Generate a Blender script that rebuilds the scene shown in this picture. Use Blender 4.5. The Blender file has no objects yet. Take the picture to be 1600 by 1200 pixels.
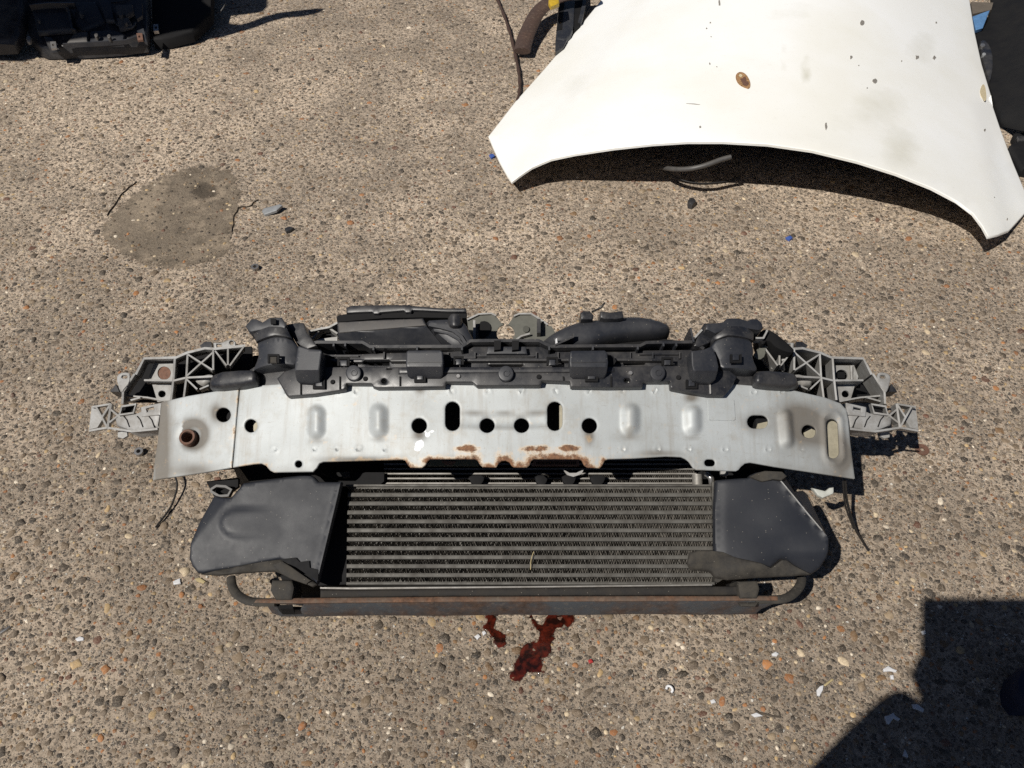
import bpy, bmesh, math, random
import numpy as np
from mathutils import Vector, Matrix
from mathutils.geometry import delaunay_2d_cdt

random.seed(7)
rng = np.random.default_rng(11)
scene = bpy.context.scene
col = scene.collection

# ------------------------------------------------------------------ camera, sky, sun, exposure
CAM_H = 1.35
PITCH = math.radians(48.0)
FPX = 1342.0                      # focal length in pixels of a 1600 wide frame
cam_d = bpy.data.cameras.new('camera')
cam_d.sensor_width = 36.0
cam_d.lens = FPX / 1600.0 * 36.0
cam_d.clip_start = 0.02
cam_d.clip_end = 400.0
cam = bpy.data.objects.new('camera', cam_d)
cam.location = (0, 0, CAM_H)
cam.rotation_euler = (math.radians(90) - PITCH, 0, 0)
col.objects.link(cam)
scene.camera = cam

SHADOW = Vector((0.53, 0.525, -1.0))           # direction in which the sunlight travels
to_sun = -SHADOW.normalized()
sun_el = math.asin(to_sun.z)
sun_az = math.atan2(to_sun.x, to_sun.y)

world = bpy.data.worlds.new('World')
scene.world = world
world.use_nodes = True
wn = world.node_tree.nodes
wl = world.node_tree.links
sky_n = wn.new('ShaderNodeTexSky')
sky_n.sky_type = 'NISHITA'
sky_n.sun_disc = False
sky_n.sun_elevation = sun_el
sky_n.sun_rotation = sun_az
sky_n.air_density = 0.45
sky_n.dust_density = 0.3
wl.new(sky_n.outputs[0], wn['Background'].inputs[0])
wn['Background'].inputs[1].default_value = 0.05

sun_d = bpy.data.lights.new('sun', 'SUN')
sun_d.energy = 5.0
sun_d.angle = math.radians(0.53)
sun_d.color = (1.0, 0.95, 0.87)
sun = bpy.data.objects.new('sun', sun_d)
sun.rotation_euler = SHADOW.to_track_quat('-Z', 'Y').to_euler()
sun.location = (-3, -3, 6)
col.objects.link(sun)

scene.view_settings.view_transform = 'Standard'
scene.view_settings.look = 'None'
scene.view_settings.gamma = 1.0
scene.view_settings.exposure = 0.0
scene.view_settings.use_curve_mapping = False
scene.render.engine = 'CYCLES'
scene.cycles.max_bounces = 5
scene.cycles.use_denoising = False

# ------------------------------------------------------------------ helpers
SP, CP = math.sin(PITCH), math.cos(PITCH)
def at(px, py, z=0.0):
    """world point at height z seen at pixel (px, py) of the 1600x1200 photograph"""
    dx = (px - 800.0) / FPX; dy = (600.0 - py) / FPX
    d = Vector((dx, CP + SP * dy, -SP + CP * dy))
    t = (z - CAM_H) / d.z
    return Vector((d.x * t, d.y * t, CAM_H + d.z * t))

TILT = math.radians(24)
OUT = Vector((0, -math.sin(TILT), math.cos(TILT)))     # normal of the leaning front end
INTO = -OUT
UPV = Vector((0, 0, 1))
DOWN = Vector((0, 0, -1))

def tag(o, label=None, cat=None, group=None, kind=None):
    if label: o['label'] = label
    if cat: o['category'] = cat
    if group: o['group'] = group
    if kind: o['kind'] = kind
    return o

def world_loc(o):
    v = Vector((0, 0, 0))
    while o is not None:
        v += o.location; o = o.parent
    return v

def empty(name, loc, label=None, cat=None, group=None):
    o = bpy.data.objects.new(name, None)
    o.empty_display_size = 0.05
    o.location = loc
    col.objects.link(o)
    return tag(o, label, cat, group)

def link(name, me, mat, parent=None, loc=None):
    o = bpy.data.objects.new(name, me)
    if mat is not None and not me.materials: me.materials.append(mat)
    if parent is not None:
        o.parent = parent
        o.location = (Vector(loc) if loc is not None else Vector((0, 0, 0))) - world_loc(parent)
    elif loc is not None:
        o.location = loc
    col.objects.link(o)
    return o

def finish(bm, name, smooth_deg=38, recalc=True):
    if recalc: bmesh.ops.recalc_face_normals(bm, faces=bm.faces)
    me = bpy.data.meshes.new(name)
    bm.to_mesh(me); bm.free()
    if smooth_deg:
        for p in me.polygons: p.use_smooth = True
        me.set_sharp_from_angle(angle=math.radians(smooth_deg))
    return me

def inside_mask(P, poly):
    x, y = P[:, 0], P[:, 1]
    r = np.zeros(len(P), bool)
    n = len(poly)
    for i in range(n):
        x1, y1 = poly[i]; x2, y2 = poly[(i + 1) % n]
        if y1 == y2: continue
        c = ((y1 > y) != (y2 > y)) & (x < (x2 - x1) * (y - y1) / (y2 - y1) + x1)
        r ^= c
    return r

def dist_to(P, poly, closed=True):
    d = np.full(len(P), 1e9)
    n = len(poly)
    for i in range(n if closed else n - 1):
        a = np.array(poly[i], float); b = np.array(poly[(i + 1) % n], float)
        ab = b - a; L = (ab ** 2).sum()
        t = np.clip(((P - a) @ ab) / max(L, 1e-9), 0, 1)
        q = a + t[:, None] * ab
        d = np.minimum(d, np.sqrt(((P - q) ** 2).sum(1)))
    return d

def densify(poly, step, closed=True):
    out = []
    n = len(poly)
    for i in range(n if closed else n - 1):
        a = Vector(poly[i]); b = Vector(poly[(i + 1) % n])
        k = max(1, int(round((b - a).length / step)))
        for j in range(k): out.append(tuple(a.lerp(b, j / k)))
    if not closed: out.append(tuple(poly[-1]))
    return out

def chaikin(poly, it=1, closed=True):
    for _ in range(it):
        out = []
        n = len(poly)
        if not closed: out.append(tuple(poly[0]))
        for i in range(n if closed else n - 1):
            a = poly[i]; b = poly[(i + 1) % n]
            out.append((a[0] * .75 + b[0] * .25, a[1] * .75 + b[1] * .25))
            out.append((a[0] * .25 + b[0] * .75, a[1] * .25 + b[1] * .75))
        if not closed: out.append(tuple(poly[-1]))
        poly = out
    return poly

def circ(cx, cy, r, ry=None, n=20):
    ry = ry or r
    return [(cx + r * math.cos(2 * math.pi * i / n), cy + ry * math.sin(2 * math.pi * i / n)) for i in range(n)]

def cap(cx, cy, w, h, rot=0.0, n=8):
    """stadium outline"""
    pts = []
    if h >= w:
        r = w / 2; s = h / 2 - r
        for k in range(n + 1):
            a = math.pi * k / n
            pts.append((r * math.cos(a), s + r * math.sin(a)))
        for k in range(n + 1):
            a = math.pi + math.pi * k / n
            pts.append((r * math.cos(a), -s + r * math.sin(a)))
    else:
        r = h / 2; s = w / 2 - r
        for k in range(n + 1):
            a = -math.pi / 2 + math.pi * k / n
            pts.append((s + r * math.cos(a), r * math.sin(a)))
        for k in range(n + 1):
            a = math.pi / 2 + math.pi * k / n
            pts.append((-s + r * math.cos(a), r * math.sin(a)))
    c, q = math.cos(rot), math.sin(rot)
    return [(cx + x * c - y * q, cy + x * q + y * c) for x, y in pts]

def plate_mesh(name, outer, zf, holes=(), depth=0.004, step=None, edge=None, relief=None, attrs=None,
               into=INTO, bottom_z=None, smooth=38, pillow=None, fine_edge=None):
    """A shaped sheet: its outline lies at heights zf, thickness runs along 'into'.
    edge=(R, h) rounds the rim over R px by h metres; pillow is the same with an elliptic dome."""
    zfun = zf if callable(zf) else (lambda x, y, _z=zf: _z)
    rim = edge or pillow
    if fine_edge: outer = densify(outer, fine_edge)
    loops = [list(outer)] + [list(h) for h in holes]
    pts = []; edges = []
    for lp in loops:
        b = len(pts); pts += [tuple(p) for p in lp]
        edges += [(b + i, b + (i + 1) % len(lp)) for i in range(len(lp))]
    extra = []
    A = np.array(loops[0], float)
    lo, hi = A.min(0), A.max(0)
    if step:
        gx = np.arange(lo[0] + step * .5, hi[0], step); gy = np.arange(lo[1] + step * .5, hi[1], step)
        G = np.stack(np.meshgrid(gx, gy), -1).reshape(-1, 2)
        G[: , 0] += (np.arange(len(G)) // len(gx) % 2) * step * .5 if len(gx) else 0
        m = inside_mask(G, loops[0])
        for h in loops[1:]: m &= ~inside_mask(G, h)
        G = G[m]
        if len(G):
            d = np.min([dist_to(G, l) for l in loops], axis=0)
            G = G[d > (max(step * .45, rim[0] * 1.1) if rim else step * .45)]
            extra.append(G)
    if rim:
        R = rim[0]
        for f in ((0.3, 1.0) if edge else (.12, .35, .65, 1.0)):
            Q = []
            for li, lp in enumerate(loops):
                dn = densify(lp, max(2.0, R * .8))
                arr = np.array(dn); t = np.roll(arr, -1, 0) - np.roll(arr, 1, 0)
                nn = np.stack([-t[:, 1], t[:, 0]], 1); nn /= (np.linalg.norm(nn, axis=1)[:, None] + 1e-9)
                Q += [arr + nn * R * f, arr - nn * R * f]
            Q = np.concatenate(Q)
            m = inside_mask(Q, loops[0])
            for h in loops[1:]: m &= ~inside_mask(Q, h)
            Q = Q[m]
            if len(Q):
                d = np.min([dist_to(Q, l) for l in loops], axis=0)
                Q = Q[d > R * f * .9]
                # thin out
                key = np.round(Q / max(.8, R * .15)).astype(int)
                _, ix = np.unique(key, axis=0, return_index=True)
                extra.append(Q[ix])
    for E in extra: pts += [tuple(p) for p in E]
    V, _, F, _, _, _ = delaunay_2d_cdt([Vector(p) for p in pts], edges, [], 0, 1e-4)
    P = np.array([tuple(v) for v in V])
    C = np.array([(P[f[0]] + P[f[1]] + P[f[2]]) / 3 for f in F])
    m = inside_mask(C, loops[0])
    for h in loops[1:]: m &= ~inside_mask(C, h)
    F = [f for f, k in zip(F, m) if k]
    off = np.zeros(len(P))
    if rim:
        d = np.min([dist_to(P, l) for l in loops], axis=0)
        u = np.clip(d / rim[0], 0, 1)
        off += rim[1] * (np.sqrt(np.clip(1 - (1 - u) ** 2, 0, 1)) - 1)
    if relief is not None: off += relief(P)
    used = sorted({i for f in F for i in f})
    bm = bmesh.new()
    top = {}; bot = {}
    lay = {k: bm.verts.layers.float.new(k) for k in (attrs or {})}
    av = {k: fn(P) for k, fn in (attrs or {}).items()}
    for i in used:
        w = at(P[i, 0], P[i, 1], zfun(P[i, 0], P[i, 1]))
        base = w.copy()
        w = w - into * off[i]
        v = bm.verts.new(w); top[i] = v
        b = w + into * depth
        if bottom_z is not None:
            b = base.copy(); b.z = bottom_z
        u = bm.verts.new(b); bot[i] = u
        for k in lay: v[lay[k]] = u[lay[k]] = float(av[k][i])
    cnt = {}
    for f in F:
        bm.faces.new([top[i] for i in f]); bm.faces.new([bot[i] for i in reversed(f)])
        for a, b in ((f[0], f[1]), (f[1], f[2]), (f[2], f[0])):
            cnt[(min(a, b), max(a, b))] = cnt.get((min(a, b), max(a, b)), 0) + 1
    for (a, b), n in cnt.items():
        if n == 1:
            try: bm.faces.new([top[a], top[b], bot[b], bot[a]])
            except ValueError: pass
    return finish(bm, name, smooth)

def plate(name, outer, zf, mat, parent=None, **kw):
    return link(name, plate_mesh(name, outer, zf, **kw), mat, parent)

def wall(name, pts, zf, mat, parent, width=0.003, depth=0.04, into=INTO, closed=False):
    """upright rib: its top edge follows the pixel path pts"""
    zfun = zf if callable(zf) else (lambda x, y, _z=zf: _z)
    W = [at(x, y, zfun(x, y)) for x, y in pts]
    bm = bmesh.new()
    rows = []
    n = len(W)
    for i, p in enumerate(W):
        a = W[(i - 1) % n] if (closed or i > 0) else W[i]
        b = W[(i + 1) % n] if (closed or i < n - 1) else W[i]
        t = (b - a).normalized()
        s = t.cross(into).normalized() * (width / 2)
        rows.append([bm.verts.new(p + s), bm.verts.new(p - s), bm.verts.new(p - s + into * depth), bm.verts.new(p + s + into * depth)])
    for i in range(n if closed else n - 1):
        A = rows[i]; B = rows[(i + 1) % n]
        for k in range(4):
            bm.faces.new([A[k], A[(k + 1) % 4], B[(k + 1) % 4], B[k]])
    if not closed:
        bm.faces.new(rows[0]); bm.faces.new(list(reversed(rows[-1])))
    return link(name, finish(bm, name, 30), mat, parent)

def tube_mesh(name, W, r, n=8, flat=1.0, flat_dir=None):
    bm = bmesh.new()
    rows = []
    rr = r if hasattr(r, '__len__') else [r] * len(W)
    for i, p in enumerate(W):
        a = W[max(i - 1, 0)]; b = W[min(i + 1, len(W) - 1)]
        t = (b - a).normalized()
        ref = Vector((0, 0, 1)) if abs(t.z) < .9 else Vector((1, 0, 0))
        if flat_dir is not None: ref = flat_dir
        s = t.cross(ref).normalized(); u = s.cross(t).normalized()
        rows.append([bm.verts.new(p + s * rr[i] * math.cos(2 * math.pi * k / n) + u * rr[i] * flat * math.sin(2 * math.pi * k / n)) for k in range(n)])
    for A, B in zip(rows, rows[1:]):
        for k in range(n): bm.faces.new([A[k], A[(k + 1) % n], B[(k + 1) % n], B[k]])
    bm.faces.new(rows[0]); bm.faces.new(list(reversed(rows[-1])))
    return finish(bm, name, 50)

def spline(W, k=6):
    W = [Vector(w) for w in W]
    out = []
    for i in range(len(W) - 1):
        p0 = W[max(i - 1, 0)]; p1 = W[i]; p2 = W[i + 1]; p3 = W[min(i + 2, len(W) - 1)]
        for j in range(k):
            t = j / k
            out.append(0.5 * ((2 * p1) + (p2 - p0) * t + (2 * p0 - 5 * p1 + 4 * p2 - p3) * t * t + (3 * p1 - p0 - 3 * p2 + p3) * t ** 3))
    out.append(W[-1])
    return out

def tube(name, W, r, mat, parent=None, **kw):
    return link(name, tube_mesh(name, W, r, **kw), mat, parent)

def lathe_mesh(name, prof, n=20, closed_ring=False):
    """prof: (radius, height) pairs round +Z"""
    bm = bmesh.new()
    rows = [[bm.verts.new((r * math.cos(2 * math.pi * k / n), r * math.sin(2 * math.pi * k / n), z)) for k in range(n)] for r, z in prof]
    for A, B in zip(rows, rows[1:]):
        for k in range(n): bm.faces.new([A[k], A[(k + 1) % n], B[(k + 1) % n], B[k]])
    if closed_ring:
        A, B = rows[-1], rows[0]
        for k in range(n): bm.faces.new([A[k], A[(k + 1) % n], B[(k + 1) % n], B[k]])
    else:
        bm.faces.new(list(reversed(rows[0]))); bm.faces.new(rows[-1])
    return finish(bm, name, 40)

def orient(o, z_axis, spin=0.0):
    o.rotation_euler = (z_axis.to_track_quat('Z', 'Y') @ Matrix.Rotation(spin, 3, 'Z').to_quaternion()).to_euler()

def lathe(name, prof, p, mat, parent, axis=OUT, n=20, ring=False):
    o = link(name, lathe_mesh(name, prof, n, ring), mat, parent, loc=p)
    orient(o, axis)
    return o

# ------------------------------------------------------------------ materials
def new_mat(name):
    m = bpy.data.materials.new(name); m.use_nodes = True
    nt = m.node_tree
    return m, nt, nt.nodes['Principled BSDF']

class G:
    """tiny node-graph writer"""
    def __init__(s, nt): s.nt = nt
    def n(s, t, **kw):
        x = s.nt.nodes.new(t)
        for k, v in kw.items(): setattr(x, k, v)
        return x
    def l(s, a, b): s.nt.links.new(a, b)
    def val(s, sock, v):
        if hasattr(v, 'is_linked') or hasattr(v, 'links'): s.l(v, sock)
        else: sock.default_value = v
    def coord(s, scale=None):
        t = s.n('ShaderNodeTexCoord').outputs['Object']
        return t
    def noise(s, vec, scale, detail=4, rough=.55, dist=0.0):
        x = s.n('ShaderNodeTexNoise'); s.l(vec, x.inputs['Vector'])
        x.inputs['Scale'].default_value = scale; x.inputs['Detail'].default_value = detail
        x.inputs['Roughness'].default_value = rough; x.inputs['Distortion'].default_value = dist
        return x.outputs['Fac']
    def voro(s, vec, scale, feature='F1', rand=1.0, out='Distance'):
        x = s.n('ShaderNodeTexVoronoi', feature=feature); s.l(vec, x.inputs['Vector'])
        x.inputs['Scale'].default_value = scale; x.inputs['Randomness'].default_value = rand
        return x
    def ramp(s, fac, stops, interp='LINEAR'):
        x = s.n('ShaderNodeValToRGB'); x.color_ramp.interpolation = interp
        e = x.color_ramp.elements
        while len(e) < len(stops): e.new(0.5)
        for el, (p, c) in zip(e, stops):
            el.position = p
            el.color = (c, c, c, 1) if not hasattr(c, '__len__') else (*c, 1)
        s.l(fac, x.inputs['Fac'])
        return x.outputs['Color']
    def mix(s, fac, a, b, mode='MIX'):
        x = s.n('ShaderNodeMix', data_type='RGBA', blend_type=mode)
        s.val(x.inputs[0], fac)
        for i, v in ((6, a), (7, b)):
            if hasattr(v, '__len__') and not hasattr(v, 'links'): x.inputs[i].default_value = (*v[:3], 1)
            else: s.val(x.inputs[i], v)
        return x.outputs[2]
    def math(s, op, a, b=0.0, clamp=False):
        x = s.n('ShaderNodeMath', operation=op, use_clamp=clamp)
        s.val(x.inputs[0], a); s.val(x.inputs[1], b)
        return x.outputs[0]
    def attr(s, name):
        return s.n('ShaderNodeAttribute', attribute_name=name)
    def bump(s, h, strength, dist, normal=None):
        x = s.n('ShaderNodeBump'); s.l(h, x.inputs['Height'])
        x.inputs['Strength'].default_value = strength; x.inputs['Distance'].default_value = dist
        if normal is not None: s.l(normal, x.inputs['Normal'])
        return x.outputs['Normal']

def plastic(name, base, dust, rough=.45, amount=.5, scale=18, spec=.5, specks=True):
    m, nt, b = new_mat(name); g = G(nt); v = g.coord()
    n1 = g.noise(v, scale, 6, .65); n2 = g.noise(v, scale * 9, 3, .6)
    f = g.math('MULTIPLY', g.ramp(n1, [(.38, 0), (.75, 1)]), amount)
    c = g.mix(f, base, dust)
    c = g.mix(g.math('MULTIPLY', g.ramp(n2, [(.5, 0), (.75, 1)]), amount * .4), c, dust)
    if specks:
        sp = g.voro(v, 330)
        sc = g.n('ShaderNodeSeparateColor'); g.l(sp.outputs['Color'], sc.inputs[0])
        spot = g.math('MULTIPLY', g.math('LESS_THAN', sp.outputs['Distance'], .22), g.math('GREATER_THAN', sc.outputs[0], .955))
        c = g.mix(g.math('MULTIPLY', spot, .35), c, (.34, .31, .26))
    g.l(c, b.inputs['Base Color'])
    g.l(g.ramp(n1, [(.3, rough - .06), (.7, rough + .16)]), b.inputs['Roughness'])
    b.inputs['Specular IOR Level'].default_value = spec
    g.l(g.bump(g.noise(v, 900, 2), .12, .0006), b.inputs['Normal'])
    return m

M = {}
M['black'] = plastic('black_plastic', (.014, .015, .019), (.082, .077, .072), .38, .6, 26)
M['black_soft'] = plastic('dusty_black_plastic', (.017, .019, .025), (.064, .062, .062), .44, .45, 20)
M['guide'] = plastic('smooth_guide_plastic', (.015, .017, .023), (.036, .036, .039), .5, .3, 9, spec=.35)
M['strip'] = plastic('grimy_black_strip', (.011, .010, .010), (.045, .039, .032), .7, .6, 50, spec=.3)
M['rubber'] = plastic('dirty_rubber', (.018, .016, .014), (.066, .058, .046), .8, .8, 55)
M['dark'] = plastic('dark_frame', (.007, .007, .008), (.018, .017, .016), .75, .4, 20, spec=.2, specks=False)
M['grey'] = plastic('grey_plastic', (.33, .33, .325), (.13, .115, .095), .42, .75, 40)
M['alu'] = plastic('dull_aluminium', (.092, .088, .079), (.045, .040, .034), .6, 1.0, 40, specks=True)
M['alu'].node_tree.nodes['Principled BSDF'].inputs['Metallic'].default_value = .25
M['fin'] = plastic('fin_aluminium', (.34, .315, .28), (.05, .042, .035), .6, .9, 160, specks=False)
M['fin'].node_tree.nodes['Principled BSDF'].inputs['Metallic'].default_value = .4
M['bright'] = plastic('bright_aluminium', (.26, .25, .235), (.11, .098, .08), .45, .8, 50, specks=False)
M['bright'].node_tree.nodes['Principled BSDF'].inputs['Metallic'].default_value = .3

def rusty(name, paint, rust, lo, hi, scale=14, rough=.5):
    m, nt, b = new_mat(name); g = G(nt); v = g.coord()
    n1 = g.noise(v, scale, 8, .68); n2 = g.noise(v, scale * 7, 4, .6)
    f = g.ramp(n1, [(lo, 0), (hi, 1)])
    r = g.mix(g.ramp(n2, [(.35, 0), (.7, 1)]), rust, tuple(x * .35 for x in rust))
    c = g.mix(f, paint, r)
    c = g.mix(g.math('MULTIPLY', g.ramp(g.noise(v, 120, 3), [(.55, 0), (.8, 1)]), .4), c, (.2, .16, .12))
    g.l(c, b.inputs['Base Color'])
    g.l(g.ramp(f, [(0, rough), (1, .85)]), b.inputs['Roughness'])
    g.l(g.bump(n2, .3, .002), b.inputs['Normal'])
    return m
M['cross'] = rusty('painted_rusty_steel', (.052, .060, .070), (.085, .050, .034), .45, .60, 10)
M['flange'] = rusty('rusty_edge', (.09, .07, .055), (.15, .075, .042), .35, .6, 20, .7)
M['rust_brown'] = rusty('brown_rust', (.12, .06, .04), (.17, .085, .055), .3, .7, 20, .75)

# silver painted crash beam, with rust and dirt, some of it painted-in shade
m, nt, b = new_mat('silver_paint'); g = G(nt); v = g.coord()
na = g.noise(v, 60, 8, .7); nb = g.noise(v, 9, 5, .6); nc = g.noise(v, 260, 3, .6)
rr = g.math('ADD', g.attr('rust').outputs['Fac'], g.math('MULTIPLY', g.math('SUBTRACT', na, .5), 2.4))
rf = g.ramp(rr, [(.58, 0), (.92, 1)])
halo = g.ramp(rr, [(.25, 0), (.70, 1)])
dd = g.math('ADD', g.attr('darkening').outputs['Fac'], g.math('MULTIPLY', g.math('SUBTRACT', nb, .5), .55))
df = g.ramp(dd, [(.08, 0), (.68, 1)])
base = g.mix(g.ramp(nb, [(.35, 0), (.7, 1)]), (.43, .455, .462), (.35, .37, .372))
mp_ = g.n('ShaderNodeMapping'); g.l(v, mp_.inputs['Vector']); mp_.inputs['Scale'].default_value = (70, 7, 7); mp_.inputs['Rotation'].default_value = (0, 0, .12)
st = g.noise(mp_.outputs[0], 1.0, 6, .7)
base = g.mix(g.math('MULTIPLY', g.ramp(st, [(.5, 0), (.68, 1)]), .38), base, (.26, .235, .20))
mp2 = g.n('ShaderNodeMapping'); g.l(v, mp2.inputs['Vector']); mp2.inputs['Scale'].default_value = (9, 160, 160); mp2.inputs['Rotation'].default_value = (0, 0, .5)
sc2 = g.noise(mp2.outputs[0], 1.0, 3, .6)
base = g.mix(g.math('MULTIPLY', g.ramp(sc2, [(.66, 0), (.70, 1)]), .35), base, (.25, .24, .22))
base = g.mix(g.math('MULTIPLY', g.ramp(g.noise(v, 24, 7, .72), [(.52, 0), (.68, 1)]), .35), base, (.28, .25, .20))
base = g.mix(g.math('MULTIPLY', df, .85), base, (.125, .108, .088))
base = g.mix(g.math('MULTIPLY', g.ramp(nc, [(.64, 0), (.72, 1)]), .45), base, (.25, .22, .18))
base = g.mix(g.math('MULTIPLY', halo, .5), base, (.62, .42, .22))
rust = g.mix(g.ramp(g.noise(v, 180, 5, .7), [(.35, 0), (.65, 1)]), (.25, .125, .062), (.075, .040, .026))
base = g.mix(rf, base, rust)
pf = g.ramp(g.math('ADD', g.attr('flake').outputs['Fac'], g.math('MULTIPLY', g.math('SUBTRACT', na, .5), 1.2)), [(.5, 0), (.56, 1)])
base = g.mix(pf, base, (.82, .83, .85))
g.l(base, b.inputs['Base Color'])
g.l(g.math('MULTIPLY', g.math('SUBTRACT', 1.0, g.math('MAXIMUM', rf, pf)), .17), b.inputs['Metallic'])
g.l(g.ramp(g.math('MAXIMUM', rf, g.math('MULTIPLY', df, .6)), [(0, .56), (1, .88)]), b.inputs['Roughness'])
g.l(g.bump(na, .25, .0006, g.bump(rf, .5, .001)), b.inputs['Normal'])
M['silver'] = m

# white car paint
m, nt, b = new_mat('white_car_paint'); g = G(nt); v = g.coord()
n1 = g.noise(v, 3.2, 5, .55); n2 = g.noise(v, 70, 4, .65); n3 = g.noise(v, 1.7, 3, .5)
c = g.mix(g.ramp(n1, [(.42, 0), (.68, .6)]), (.86, .865, .85), (.78, .765, .69))
c = g.mix(g.ramp(n3, [(.5, 0), (.72, .35)]), c, (.74, .72, .62))
c = g.mix(g.math('MULTIPLY', g.ramp(n2, [(.6, 0), (.75, 1)]), .12), c, (.45, .42, .36))
c = g.mix(g.ramp(g.math('ADD', g.attr('stain').outputs['Fac'], g.math('MULTIPLY', g.math('SUBTRACT', g.noise(v, 14, 6, .65), .5), .5)), [(.2, 0), (.9, .8)]), c, (.52, .50, .40))
g.l(c, b.inputs['Base Color'])
b.inputs['Roughness'].default_value = .45
b.inputs['Coat Weight'].default_value = .25; b.inputs['Coat Roughness'].default_value = .25
M['white'] = m

def flat(name, c, rough=.6, metal=0.0, var=.25, scale=80):
    m, nt, b = new_mat(name); g = G(nt); v = g.coord()
    n = g.noise(v, scale, 4, .6)
    g.l(g.mix(g.ramp(n, [(.35, 0), (.7, 1)]), c, tuple(x * (1 - var) for x in c)), b.inputs['Base Color'])
    b.inputs['Roughness'].default_value = rough; b.inputs['Metallic'].default_value = metal
    g.l(g.bump(n, .2, .001), b.inputs['Normal'])
    return m
M['chip'] = flat('bare_chip', (.26, .24, .215), .8, 0, .5, 300)
M['leaf'] = flat('rusted_spot', (.42, .24, .11), .85, 0, .75, 260)
M['leaf_pale'] = flat('stained_spot', (.62, .53, .35), .7, 0, .35, 260)
M['brown'] = rusty('dark_brown_metal', (.055, .035, .028), (.09, .05, .035), .4, .7, 20, .6)
M['dusty'] = plastic('dusty_face', (.050, .047, .046), (.11, .10, .09), .6, .8, 40)
M['tab'] = flat('grey_white_tab', (.42, .43, .40), .5)
M['steel'] = flat('dull_steel', (.42, .41, .40), .35, .8, .3)
M['grey_flake'] = flat('grey_sheet', (.30, .31, .32), .5, .2)
M['blue'] = flat('blue_plastic', (.05, .10, .34), .4)
M['blue_pale'] = flat('faded_blue_plastic', (.10, .22, .42), .45)
M['yellow'] = flat('yellow_plastic', (.55, .36, .03), .4)
M['shard'] = flat('white_shard', (.60, .60, .61), .5, 0, .15)
M['red'] = flat('red_plastic', (.4, .04, .04), .4)
M['wire'] = flat('black_wire', (.018, .017, .017), .45)
M['loop'] = flat('grey_hose', (.075, .072, .07), .5)
M['twig'] = flat('brown_twig', (.055, .030, .022), .8, 0, .4)
M['navy'] = flat('navy_cloth', (.012, .014, .035), .8)
M['cloth'] = flat('dark_cloth', (.03, .03, .035), .9)
M['skin'] = flat('skin', (.45, .27, .19), .55, 0, .1)
M['straw'] = flat('dry_straw', (.42, .34, .18), .7)
M['rack'] = flat('rack_steel', (.12, .13, .14), .5, .5)

m, nt, b = new_mat('red_fluid'); g = G(nt); v = g.coord()
n = g.noise(v, 60, 5, .65)
g.l(g.mix(g.ramp(n, [(.42, 0), (.65, 1)]), (.012, .004, .003), (.095, .014, .007)), b.inputs['Base Color'])
b.inputs['Roughness'].default_value = .025
b.inputs['Coat Weight'].default_value = .5; b.inputs['Coat Roughness'].default_value = .03
g.l(g.bump(g.noise(v, 90, 3, .6), .4, .004), b.inputs['Normal'])
al = g.math('ADD', g.attr('rim').outputs['Fac'], g.math('MULTIPLY', g.math('SUBTRACT', g.noise(v, 120, 6, .75), .5), 2.6))
g.l(g.ramp(al, [(.12, 0), (.42, 1)]), b.inputs['Alpha'])
M['fluid'] = m

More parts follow.
